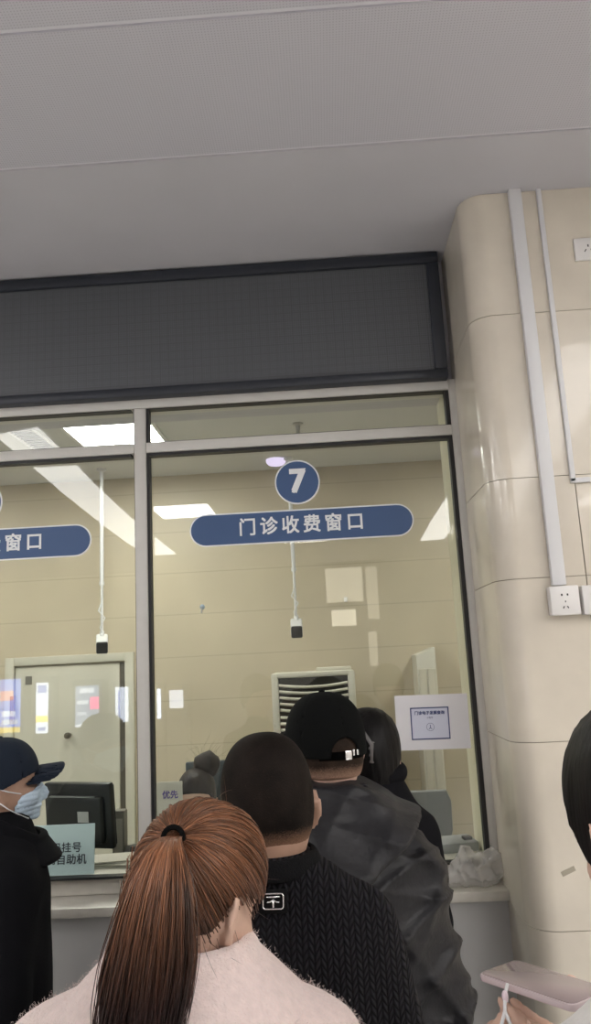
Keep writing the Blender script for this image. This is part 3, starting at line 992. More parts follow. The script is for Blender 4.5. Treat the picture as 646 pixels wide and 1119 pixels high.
# crumpled plastic bag on the counter
def bag():
    def f(p):
        d = ell(p, (0, 0, 0.040), (0.085, 0.055, 0.048))
        d = smin(d, ell(p, (-0.030, 0.0, 0.075), (0.030, 0.026, 0.045)), 0.03)
        d = smin(d, ell(p, (0.062, 0.0, 0.065), (0.036, 0.030, 0.040)), 0.02)
        d = smin(d, ell(p, (-0.085, -0.01, 0.022), (0.05, 0.04, 0.022)), 0.02)
        d = d-0.014*ridges(p, [((1, .3, .4), 58, 1, .6), ((-.5, .6, .7), 80, 2, .6), ((.2, -.8, .6), 140, 4, .5)])
        return smax(d, 0.002-p[:, 2], 0.004)
    v, q = surf(f, (-.17, -.10, -.01), (.14, .10, .15), 0.005)
    m = bpy.data.materials.new('clear_plastic_film'); m.use_nodes = True
    nt = m.node_tree; b = nt.nodes['Principled BSDF']
    b.inputs['Base Color'].default_value = (0.80, 0.78, 0.75, 1); b.inputs['Roughness'].default_value = 0.22
    tr = nt.nodes.new('ShaderNodeBsdfTransparent'); mx = nt.nodes.new('ShaderNodeMixShader'); mx.inputs[0].default_value = 0.42
    nt.links.new(tr.outputs[0], mx.inputs[1]); nt.links.new(b.outputs[0], mx.inputs[2])
    nt.links.new(mx.outputs[0], nt.nodes['Material Output'].inputs['Surface'])
    o = pymesh('plastic_bag', v, q, m)
    o.location = (0.425, 2.632, 1.050); o.scale = (0.88, 0.72, 0.95)
    return tag(o, 'crumpled clear plastic bag lying on the counter by the pillar', 'plastic bag')
bag()

# ------------------------------------------------------------------ on the pillar
c = MB().b6(0.661, 0.701, PY-0.022, PY, 1.952, CEIL, 0.003)
tr = c.build('cable_trunking', M_white, smooth=30)
tag(tr, 'wide white cable trunking running down the pillar to the sockets', 'cable trunking')
c = MB().b6(0.752, 0.767, PY-0.012, PY, 2.258, CEIL, 0.002)
c.b6(0.752, 1.60, PY-0.012, PY, 2.255, 2.270, 0.002)
tag(c.build('cable_duct', M_white, smooth=30), 'thin white cable duct that turns a corner above the twin sockets', 'cable duct')
def wall_socket(x, z, label, usb=False, s=0.084, dep=0.034):
    o = empty('wall_socket', (x, PY, z))
    MB().b6(-s/2, s/2, -dep, 0, -s/2, s/2, 0.004).build('socket_box', M_socket, o, 30)
    k = MB(); y0 = -dep-0.0006; y1 = -dep+0.002
    if usb:
        k.b6(-0.018, 0.002, y0, y1, 0.014, 0.019)
    else:
        k.b6(-0.011, -0.0065, y0, y1, 0.013, 0.019); k.b6(0.0055, 0.010, y0, y1, 0.013, 0.019)
        k.b6(-0.0015, 0.0015, y0, y1, -0.006, -0.001)
        k.box((-0.0065, -dep, -0.020), (0.003, 0.002, 0.007), ry=R(30)); k.box((0.0055, -dep, -0.020), (0.003, 0.002, 0.007), ry=R(-30))
    k.build('socket_slots', M_dark, o)
    return tag(o, label, 'socket')
wall_socket(0.688, 1.907, 'white five-hole wall socket at the foot of the wide trunking')
wall_socket(0.781, 1.905, 'white wall socket with one short slot beside the five-hole socket', usb=True)
o = empty('wall_socket', (0.893, PY, 3.008))
MB().b6(-0.043, 0.043, -0.010, 0, -0.038, 0.038, 0.003).build('socket_box', M_socket, o, 30)
k = MB(); k.b6(-0.002, 0.002, -0.0106, -0.008, 0.006, 0.014); k.box((-0.010, -0.010, -0.006), (0.003, 0.002, 0.010), ry=R(35)); k.box((0.010, -0.010, -0.006), (0.003, 0.002, 0.010), ry=R(-35))
k.build('socket_slots', M_dark, o)
tag(o, 'flat white three-hole socket high on the pillar near the ceiling', 'socket')
t = MB().box((0, 0, 0), (0.040, 0.0012, 0.013)).build('tape_scrap', mat('old_grey_tape', (0.40, 0.36, 0.28), 0.6))
t.location = (0.622, PY-0.0008, 1.172); t.rotation_euler = (0, R(-22), 0)
tag(t, 'small grey scrap of old tape stuck on the stone pillar', 'tape')

# ------------------------------------------------------------------ in the room behind the glass
# bullet cameras on ceiling poles
def camera_pole(x, z, label):
    o = empty('ceiling_camera', (x, 4.90, RC), math.atan2(-x, 4.90))
    L = RC-z
    MB().lathe([(0.032, 0), (0.032, -0.012), (0.012, -0.022), (0.012, -0.03)], (0, 0, 0), 20).build('ceiling_mount', M_white, o, 40)
    p = MB(); p.tube([(0, 0, -0.02), (0, 0, -L*0.66)], 0.0125, 12); p.tube([(0, 0, -L*0.64), (0, 0, -L+0.09)], 0.0085, 12); p.tube([(0, 0, -L*0.66), (0, 0, -L*0.64)], 0.016, 12)
    p.build('pole', M_white, o, 40)
    cb = MB(); cb.tube([(0.004, -0.01, -L*0.74), (-0.022, -0.014, -L*0.80), (0.018, -0.016, -L*0.84), (-0.012, -0.014, -L*0.89), (0.002, -0.012, -L+0.08)], 0.0045, 8)
    cb.build('cable', M_white, o, True)
    j = MB(); j.tube([(0, 0, -L+0.10), (0, -0.02, -L+0.06)], 0.012, 10); j.ball((0, 0, -L+0.095), 0.016, 2)
    j.build('swivel', M_white, o, True)
    b = MB(); b.box((0, -0.03, -L+0.028), (0.074, 0.16, 0.078), rx=R(20), bev=0.012)
    h = b.build('camera_body', M_white, o, 30)
    l = MB(); l.box((0, -0.113, -L-0.003), (0.070, 0.012, 0.074), rx=R(20), bev=0.010)
    l.build('lens_window', M_black, o, 30)
    return tag(o, label, 'camera', 'ceiling cameras behind the glass')
camera_pole(-1.432, 1.91, 'white ceiling camera on a slim pole above the cream door')
camera_pole(-0.192, 1.945, 'white ceiling camera on a slim pole hanging below the number 7 sign')

d = MB(); d.lathe([(0.065, 0), (0.065, -0.018), (0.05, -0.035), (0.02, -0.04)], (0, 0, 0), 24)
d = d.build('ceiling_lamp', emit_mat('lilac_lamp', (0.82, 0.70, 0.95), 0.42), smooth=40); d.location = (-0.275, 4.93, RC)
tag(d, 'small round lilac lamp on the ceiling beside the pole behind number 7', 'lamp')
s = empty('fire_sprinkler', (-0.10, 4.166, RC))
MB().lathe([(0.03, 0), (0.03, -0.006), (0.014, -0.012), (0.010, -0.05), (0.014, -0.06)], (0, 0, 0), 18).build('sprinkler_body', M_steel, s, 40)
MB().lathe([(0.004, -0.055), (0.006, -0.075), (0.034, -0.078), (0.034, -0.082), (0.004, -0.084)], (0, 0, 0), 18).build('deflector', M_steel, s, 40)
tag(s, 'small metal fire sprinkler on the ceiling above the transom', 'sprinkler')
v = empty('air_vent', (-1.60, 4.17, RC))
f = MB()
for dx, dy, a, b in ((0, .22, .16, .02), (0, -.22, .16, .02), (.07, 0, .02, .46), (-.07, 0, .02, .46)): f.box((dx, dy, -0.005), (a, b, 0.012))
f.build('vent_frame', M_white, v)
f = MB()
for k in range(9): f.box((0, -0.18+k*0.045, -0.004), (0.13, 0.022, 0.006), rx=R(30))
f.build('vent_slats', mat('vent_grey', (0.40, 0.40, 0.38), 0.5), v)
tag(v, 'narrow pale air vent in the ceiling beside the bright panel light', 'vent')

# floor-standing air conditioner
ac = empty('air_conditioner', (-0.100, 4.78, 0))
AW = 0.245
b = MB(); b.b6(-AW, AW, -0.16, 0.16, 0, 1.30, 0.012)
b.b6(-AW, AW, -0.14, 0.16, 1.30, 1.702, 0.012)
b.b6(-AW, -AW+0.040, -0.165, -0.13, 1.29, 1.70, 0.008); b.b6(AW-0.040, AW, -0.165, -0.13, 1.29, 1.70, 0.008); b.b6(-AW+0.03, AW-0.03, -0.165, -0.13, 1.672, 1.70, 0.006)
b.build('cabinet', M_acwhite, ac, 30)
MB().b6(-AW+0.041, AW-0.041, -0.1455, -0.138, 1.30, 1.672).build('outlet_cavity', mat('ac_dark_cavity', (0.045, 0.042, 0.035), 0.8), ac)
for k in range(9):
    z0 = 1.325+k*0.035
    pts = []
    for t in np.linspace(-1, 1, 11):
        pts.append((t*(AW-0.043), -0.158+0.006*t*t, z0+0.010+0.016*t*t*(1 if k > 3 else .5)))
    m_ = MB()
    for dz in (0,):
        m_.tube(pts, 0.0085, 8)
    m_.build('slat', M_acwhite, ac, True)
MB().b6(0.02, 0.23, -0.02, 0.06, 1.702, 1.722, 0.004).build('top_grille', M_acwhite, ac, 30)
MB().b6(-0.10, 0.10, -0.163, -0.158, 1.20, 1.26, 0.002).build('control_panel', M_grey, ac)
tag(ac, 'tall cream floor-standing air conditioner with curved slats behind the black cap', 'air conditioner')

# slim white locker with a sloping top by the right of the room
lk = empty('slim_locker', (0.60, 5.06, 0))
mb_ = MB()
mb_.prism([(-0.055, 0), (0.065, 0), (0.065, 1.812), (-0.055, 1.765)], 'y', -0.14, 0.14, bev=0.006)
mb_.build('locker_body', M_acwhite, lk, 30)
for x0, x1 in ((-0.046, 0.000), (0.008, 0.057)):
    MB().b6(x0, x1, -0.148, -0.139, 0.10, 1.68, 0.004).build('locker_panel', mat('locker_recess', (0.56, 0.52, 0.42), 0.5), lk, 30)
tag(lk, 'slim tall white locker with a sloping top behind the paper notice', 'locker')

# work desk along the inside of the glass
dk = empty('work_desk', (-1.6, 3.13, 0))
MB().b6(-2.2, 2.15, -0.14, 0.14, 0.93, 0.965, 0.004).build('desk_top', M_counter, dk, 30)
for x in (-2.1, -0.7, 0.8, 1.95): MB().b6(x-0.02, x+0.02, -0.11, 0.11, 0, 0.93, 0.003).build('desk_leg', M_grey, dk, 30)
tag(dk, 'long pale work desk behind the counter window', 'desk')

# monitor seen from behind
mo = empty('computer_monitor', (-1.000, 3.12, 0.966), R(-17))
def scr(pts, y0, y1, bev): return MB().prism(pts, 'y', y0, y1, bev)
MB().box((0, 0, 0.262), (0.300, 0.030, 0.245), rx=R(6), bev=0.008).build('screen_housing', M_black, mo, 30)
MB().box((0, -0.026, 0.250), (0.245, 0.034, 0.175), rx=R(6), bev=0.012).build('rear_cover', M_black, mo, 30)
MB().box((0, 0.0165, 0.264), (0.295, 0.004, 0.222), rx=R(6)).build('screen', mat('screen_dark_glass', (0.02, 0.03, 0.04), 0.15), mo)
MB().tube([(-0.105, -0.046, 0.335), (0.095, -0.046, 0.335)], 0.003, 8).build('ridge', mat('ridge_grey', (0.22, 0.23, 0.23), 0.3), mo, True)
MB().box((0.045, -0.0455, 0.262), (0.048, 0.002, 0.040), rx=R(6)).build('rating_label', mat('label_grey', (0.36, 0.37, 0.37), 0.6), mo)
MB().prism([(-0.03, 0), (0.03, 0), (0.024, 0.20), (-0.024, 0.20)], 'y', -0.03, -0.008, 0.004).build('stand', M_black, mo, 30)
MB().lathe([(0.11, 0), (0.11, 0.008), (0.05, 0.018)], (0, -0.02, 0), 28).build('base', M_black, mo, 40)
tag(mo, 'black computer monitor seen from the back beside the pale blue card', 'monitor')
# second monitor, half hidden by the hair bun
mo2 = empty('computer_monitor', (-0.675, 4.30, 0.931), R(4))
MB().box((0, 0, 0.205), (0.25, 0.028, 0.26), rx=R(5), bev=0.008).build('screen_housing', mat('monitor_slate', (0.06, 0.075, 0.085), 0.5), mo2, 30)
MB().box((0, 0.0155, 0.205), (0.23, 0.004, 0.23), rx=R(5)).build('screen', mat('screen_dark_glass', (0.02, 0.03, 0.04), 0.15), mo2)
MB().prism([(-0.03, 0), (0.03, 0), (0.024, 0.15), (-0.024, 0.15)], 'y', -0.03, -0.008, 0.004).build('stand', M_black, mo2, 30)
MB().lathe([(0.11, 0), (0.11, 0.008), (0.05, 0.018)], (0, -0.02, 0), 28).build('base', M_black, mo2, 40)
tag(mo2, 'dark slate monitor peeking out beside the hair bun behind the glass', 'monitor')
cb = empty('filing_cabinet', (-0.70, 4.32, 0))
MB().b6(-0.26, 0.26, -0.20, 0.20, 0, 0.93, 0.006).build('cabinet_body', M_acwhite, cb, 30)
for k in range(3): MB().b6(-0.245, 0.245, -0.212, -0.199, 0.04+k*0.295, 0.32+k*0.295, 0.004).build('drawer', M_acwhite, cb, 30)
tag(cb, 'low cream filing cabinet under the slate monitor', 'cabinet')
# receipt printer and papers
pr = empty('receipt_printer', (-0.70, 3.12, 0.966), R(12))
MB().b6(-0.125, 0.125, -0.10, 0.10, 0, 0.13, 0.012).build('printer_body', M_black, pr, 30)
MB().box((0, -0.02, 0.14), (0.20, 0.13, 0.02), rx=R(-8), bev=0.005).build('printer_lid', mat('printer_dark_grey', (0.035, 0.037, 0.04), 0.4), pr, 30)
MB().b6(-0.09, 0.09, -0.105, -0.098, 0.05, 0.075, 0.002).build('paper_slot', M_dark, pr)
tag(pr, 'black receipt printer on the desk between the monitor and the ponytail', 'printer')
pp = MB()
for k in range(7):
    pp.box((random.uniform(-.01, .01), random.uniform(-.01, .01), 0.0015+k*0.003), (0.21, 0.15, 0.0022), rz=R(random.uniform(-9, 9)))
pp = pp.build('paper_pile', mat('printed_paper', (0.60, 0.57, 0.50), 0.8)); pp.location = (-0.79, 2.865, 1.1055)
pp.scale = (0.8, 0.8, 1)
tag(pp, 'loose pile of printed papers lying on the sill beside the ponytail', 'papers')
cr = empty('card_reader', (-0.865, 3.20, 0.966))
MB().box((0, 0, 0.13), (0.05, 0.05, 0.26), bev=0.006).build('reader_body', mat('reader_grey', (0.20, 0.19, 0.16), 0.5), cr, 30)
MB().b6(-0.017, 0.017, -0.027, -0.024, 0.10, 0.23).build('reader_window', mat('reader_pane', (0.40, 0.38, 0.33), 0.4), cr)
tag(cr, 'small upright grey card reader just past the edge of the black monitor', 'card reader')

# office chair back, bottle and device at the right of the window
ch = empty('office_chair', (0.405, 3.75, 0), R(178))
pr_ = []
MB().prism([(-0.115, 0.98), (-0.105, 0.95), (0.105, 0.95), (0.115, 0.98), (0.118, 1.11), (0.10, 1.155), (-0.10, 1.155), (-0.118, 1.11)], 'y', -0.022, 0.022, 0.012).build('backrest', M_grey, ch, 40)
MB().box((0, 0.20, 0.62), (0.42, 0.42, 0.07), bev=0.03).build('seat', M_grey, ch, 40)
MB().tube([(0, -0.03, 0.98), (0, -0.05, 0.75), (0, 0.02, 0.60), (0, 0.16, 0.59)], 0.02, 10).build('back_stay', M_black, ch, True)
MB().tube([(0, 0.20, 0.59), (0, 0.20, 0.10)], 0.028, 12).build('column', M_steel, ch, True)
for k in range(5):
    a = 2*math.pi*k/5
    l = MB().tube([(0, 0.20, 0.10), (0.26*math.cos(a), 0.20+0.26*math.sin(a), 0.065)], [0.028, 0.017], 10).build('base_leg', M_black, ch, True)
    MB().lathe([(0.030, -0.012), (0.032, 0), (0.030, 0.012)], (0.26*math.cos(a), 0.20+0.26*math.sin(a), 0.032), 16, 'x').build('caster', M_black, l, 40)
tag(ch, 'grey office chair back showing behind the black sleeve and the plastic bag', 'chair')
bo = empty('vacuum_flask', (0.330, 3.05, 0.966))
MB().lathe([(0.032, 0), (0.035, 0.006), (0.035, 0.150), (0.030, 0.165), (0.028, 0.17)], (0, 0, 0), 24).build('flask_body', mat('flask_white', (0.66, 0.67, 0.63), 0.3), bo, 40)
MB().lathe([(0.030, 0.168), (0.034, 0.172), (0.034, 0.205), (0.028, 0.212)], (0, 0, 0), 24).build('flask_lid', M_black, bo, 40)
tag(bo, 'white flask with a black lid in front of the grey chair back', 'flask')
dv = empty('card_terminal', (0.405, 2.86, 1.105), R(12))
MB().box((0, 0, 0.018), (0.13, 0.10, 0.034), rx=R(4), bev=0.008).build('terminal_body', mat('terminal_grey', (0.24, 0.25, 0.26), 0.5), dv, 30)
MB().box((0.035, -0.015, 0.038), (0.03, 0.03, 0.012), bev=0.003).build('terminal_button', M_black, dv, 30)
tag(dv, 'flat grey card terminal on the sill just above the plastic bag', 'card terminal')

# small hooks
hk = empty('suction_hook', (-0.432, 2.6935, 1.975))
MB().lathe([(0.009, 0), (0.007, -0.004), (0.004, -0.007)], (0, 0, 0), 18, 'y').build('suction_cup', mat('pale_blue_plastic', (0.42, 0.54, 0.60), 0.3), hk, 40)
MB().tube([(0, -0.006, 0), (0, -0.012, -0.008), (0, -0.014, -0.020), (0, -0.022, -0.022), (0, -0.024, -0.014)], 0.002, 8).build('hook', M_steel, hk, True)
tag(hk, 'tiny blue suction hook on the glass below the long blue sign', 'hook')
wh = MB().b6(-0.012, 0.012, -0.02, 0, -0.016, 0.016, 0.004).build('wall_hook', M_white, smooth=30); wh.location = (0.135, BY, 2.155)
tag(wh, 'small white adhesive hook on the beige wall above the air conditioner', 'hook')

# ------------------------------------------------------------------ across the hall: lit machines and added glow boards that mirror in the glass
def kiosk(x0, x1, z0, z1, scheme, label):
    cx = (x0+x1)/2
    o = empty('service_kiosk', (cx, -5.4, 0))
    hw = (x1-x0)/2
    MB().b6(-hw-0.05, hw+0.05, -0.28, -0.006, 0, z1+0.08, 0.015).build('kiosk_body', mat('kiosk_grey', (0.20, 0.21, 0.23), 0.5), o, 30)
    for i, (a, b, u0, u1, col, s) in enumerate(scheme):
        MB().b6(-hw+2*hw*u0, -hw+2*hw*u1, -0.006, 0.0+0.001*i, z0+(z1-z0)*a, z0+(z1-z0)*b).build('lit_panel', emit_mat('lit_panel', col, s*0.7), o)
    return tag(o, label, 'kiosk', 'lit machines mirrored in the glass')
BL = (0.20, 0.28, 0.75); WH = (0.8, 0.85, 1.0); YE = (1.0, 0.75, 0.15); PK = (1.0, 0.12, 0.35); SL = (0.32, 0.40, 0.60)
kiosk(-4.62, -4.30, 0.98, 1.70, [(0, 1, 0, 1, BL, 5.0), (.60, .78, .1, .7, (1, .45, .4), 4), (.30, .40, .2, .8, WH, 5), (.15, .24, .2, .9, WH, 4), (0, .10, 0, 1, YE, 4)], 'blue lit screen mirrored in the glass at the edge of the picture')
kiosk(-4.08, -3.91, 0.95, 1.63, [(0, 1, 0, 1, WH, 5.0), (.80, .95, .15, .85, BL, 4.0), (.22, .34, 0, 1, YE, 5.5), (.05, .12, .2, .8, BL, 3.5)], 'narrow white and yellow lit screen mirrored on the cream door')
kiosk(-3.53, -3.20, 1.01, 1.56, [(0, 1, 0, 1, SL, 3.2), (.42, .72, .62, 1, PK, 5.0), (.82, .94, .2, .8, WH, 3.6), (.55, .64, .08, .55, WH, 3.6), (.28, .36, .08, .5, WH, 3.6), (0, .06, 0, 1, WH, 4)], 'slate blue lit screen with a pink square mirrored on the cream door')
kiosk(-2.97, -2.79, 1.05, 1.52, [(0, 1, 0, 1, WH, 4.5), (.1, .9, .2, .35, BL, 4)], 'narrow pale lit screen mirrored at the edge of the cream door')
kiosk(-2.55, -2.34, 1.07, 1.47, [(0, 1, 0, 1, (.72, .8, 1.0), 6.5)], 'small white-blue lit screen mirrored beside the window mullion')
kiosk(-2.22, -2.03, 1.20, 1.44, [(0, 1, 0, 1, (.85, .88, 1.0), 4.0)], 'small pale lit screen mirrored on the beige wall above the buns of hair')
def board(x0, x1, z0, z1, s, label):  # unseen glowing boards, added for the pale patches mirrored in the glass
    o = empty('added_glow_board', ((x0+x1)/2, -6.5, (z0+z1)/2))
    hx, hz = (x1-x0)/2, (z1-z0)/2
    MB().b6(-hx, hx, 0, 0.03, -hz, hz, 0.004).build('board_case', M_white, o)
    MB().b6(-hx+.02, hx-.02, 0.028, 0.034, -hz+.02, hz-.02).build('lit_panel', emit_mat('board_glow', (1.0, 0.9, 0.72), s), o)
    return tag(o, label, 'notice board', 'glow boards added for the reflections')
board(0.0, 0.60, 2.58, 3.14, 1.3, 'large faint glow board added to mirror on the beige wall under the long blue sign')
board(0.62, 0.83, 2.30, 3.14, 0.9, 'narrow faint glow board added to mirror beside the large one')
board(0.06, 0.47, 2.22, 2.50, 2.0, 'brighter small glow board added to mirror above the air conditioner')
board(0.60, 0.76, 1.60, 2.15, 1.0, 'tall faint strip of glow board added to mirror beside the air conditioner')
# ------------------------------------------------------------------ the people of the queue
def hairline(q, back=-0.080, ear=-0.035, front=0.055, zt=None):
    return np.interp(q[:, 1], [-0.10, -0.045, 0.000, 0.045, 0.085, 0.12], [back, back, ear, front*0.5, front, front+0.03])
def scalp(q, t, back=-0.080, ear=-0.035, front=0.055, k=0.008, c=(0, -0.006, 0.003)):
    d = skull(q, c, np.array(HEADS)+t)
    return smax(d, hairline(q, back, ear, front)-q[:, 2], k)
def fade(F, name, zs, depth):
    for o in F.root.children:
        if o.name.split('.')[0] == name:
            me = o.data
            co = np.empty(len(me.vertices)*3, dtype=np.float32); me.vertices.foreach_get('co', co)
            q = (co.reshape(-1, 3)-F.hc)@F.RM/F.hs
            z0 = np.interp(q[:, 1], [-.1, -.045, 0, .03, .07, .12], zs)
            set_shade(o, np.clip((q[:, 2]-z0)/depth, 0, 1)**0.8)
def surface_y(F, x, z):
    y = np.linspace(-0.35, 0.1, 900)
    f = F.coat_f(np.stack([np.full_like(y, x), y, np.full_like(y, z)], 1))
    return y[np.argmax(f < 0)]
def fuzz(parent, name, m, n, length, rad, zmin=-9, droop=0.25):
    me = parent.data
    co = np.empty(len(me.vertices)*3, dtype=np.float32); me.vertices.foreach_get('co', co); co = co.reshape(-1, 3)
    no = np.empty(len(me.vertices)*3, dtype=np.float32); me.vertices.foreach_get('normal', no); no = no.reshape(-1, 3)
    ok = np.where(co[:, 2] > zmin)[0]
    i = RNG.choice(ok, n)
    p = co[i]+RNG.normal(scale=0.003, size=(n, 3)); d = no[i]+RNG.normal(scale=0.55, size=(n, 3)); d /= np.linalg.norm(d, axis=1)[:, None]
    L = length*RNG.uniform(0.5, 1.2, size=(n, 1))
    a = p-no[i]*0.002; b = a+d*L*0.6; c = a+d*L+RNG.normal(scale=length*0.25, size=(n, 3)); c[:, 2] -= L[:, 0]*droop
    o = strands_obj(name, np.stack([a, b, c], 1), rad, m, parent)
    o['kind'] = 'stuff'
    return o

def cap_parts(F, m, seam_m, back=-0.034, front=0.030, hole=False, t=0.0125, brim_len=0.075, brim_drop=0.010, bend=0.020, buckle=False, name='cap'):
    """baseball cap: crown, brim, button, strap"""
    def zline(q): return np.interp(q[:, 1], [-0.11, -0.03, 0.06, 0.11], [back, back+0.006, front-0.010, front])
    def crown(q):
        d = skull(q, (0, -0.004, 0.002), np.array(HEADS)+t)
        ang = np.arctan2(q[:, 1]+0.004, q[:, 0])
        d = d+0.0016*np.exp(-(np.abs(np.sin(3*ang+math.pi/2))*np.hypot(q[:, 0], q[:, 1])/0.006)**2)
        inner = skull(q, (0, -0.004, 0.0), np.array(HEADS)+t-0.006)
        d = smax(d, -inner, 0.002)
        d = smax(d, zline(q)-q[:, 2], 0.004)
        if hole:
            hc_ = ell(q, (0, -0.115, back+0.006), (0.034, 0.06, 0.040))
            d = smax(d, -hc_, 0.004)
        return d
    c = F.head_part(name, crown, m, 0.0042)
    def brim(q):
        y0 = 0.070
        u = q[:, 0]/0.078
        top = front+0.006-brim_drop*((q[:, 1]-0.085)/0.07)-bend*u*u
        edge = ((np.abs(q[:, 0])/0.080)**2.6+(np.abs(q[:, 1]-y0)/(brim_len+0.026))**2.6)**(1/2.6)-1
        d = smax(edge*0.075, np.abs(q[:, 2]-top)-0.0028, 0.003)
        return smax(d, -(ell(q, (0, -0.004, 0.0), np.array(HEADS)+t-0.004)), 0.003)
    F.head_part('cap_brim', lambda q: smax(brim(q), 0.05-q[:, 1], 0.004), m, 0.0042, parent=c)
    b = MB(); b.ball(F.hw((0, -0.004, HEADS[2]+t+0.002)), (0.008, 0.008, 0.005), 2)
    b.build('cap_button', m, c, True)
    if hole:
        s_ = MB()
        pts = []
        for k in range(13):
            a = R(-90-40+80*k/12)
            pts.append(F.hw(((HEADS[0]+t-0.001)*math.cos(a), -0.004+(HEADS[1]+t-0.001)*math.sin(a), back+0.009)))
        bm = s_.bm; prev = None
        upv = F.RM@np.array((0, 0, 0.009))
        for p in pts:
            r = [bm.verts.new(p-upv), bm.verts.new(p+upv)]
            if prev: bm.faces.new((prev[0], r[0], r[1], prev[1]))
            prev = r
        bmesh.ops.solidify(bm, geom=bm.faces[:], thickness=0.003)
        s_.build('cap_strap', seam_m, c, True)
        if buckle:
            a = R(-90+2); x = (HEADS[0]+t+0.003)*math.cos(a); y = -0.004+(HEADS[1]+t+0.004)*math.sin(a)
            bb = MB(); bb.box((0, 0, 0), (0.017, 0.004, 0.020), bev=0.0015)
            o = bb.build('strap_buckle', M_silver, c, 30)
            o.matrix_basis = Matrix.Translation(Vector(F.hw((x, y, back+0.009)))) @ (Matrix([list(r_) for r_ in F.RM]).to_4x4() @ Matrix.Rotation(R(3), 4, 'Z'))
            # side slider clips
            for dx in (0.018, 0.030):
                k_ = MB(); k_.box((0, 0, 0), (0.005, 0.004, 0.012), bev=0.001)
                o = k_.build('strap_clip', M_silver, c, 30)
                a2 = R(-90)+dx/0.09; x = (HEADS[0]+t+0.002)*math.cos(a2); y = -0.004+(HEADS[1]+t+0.003)*math.sin(a2)
                o.matrix_basis = Matrix.Translation(Vector(F.hw((x, y, back+0.013)))) @ (Matrix([list(r_) for r_ in F.RM]).to_4x4())
    return c

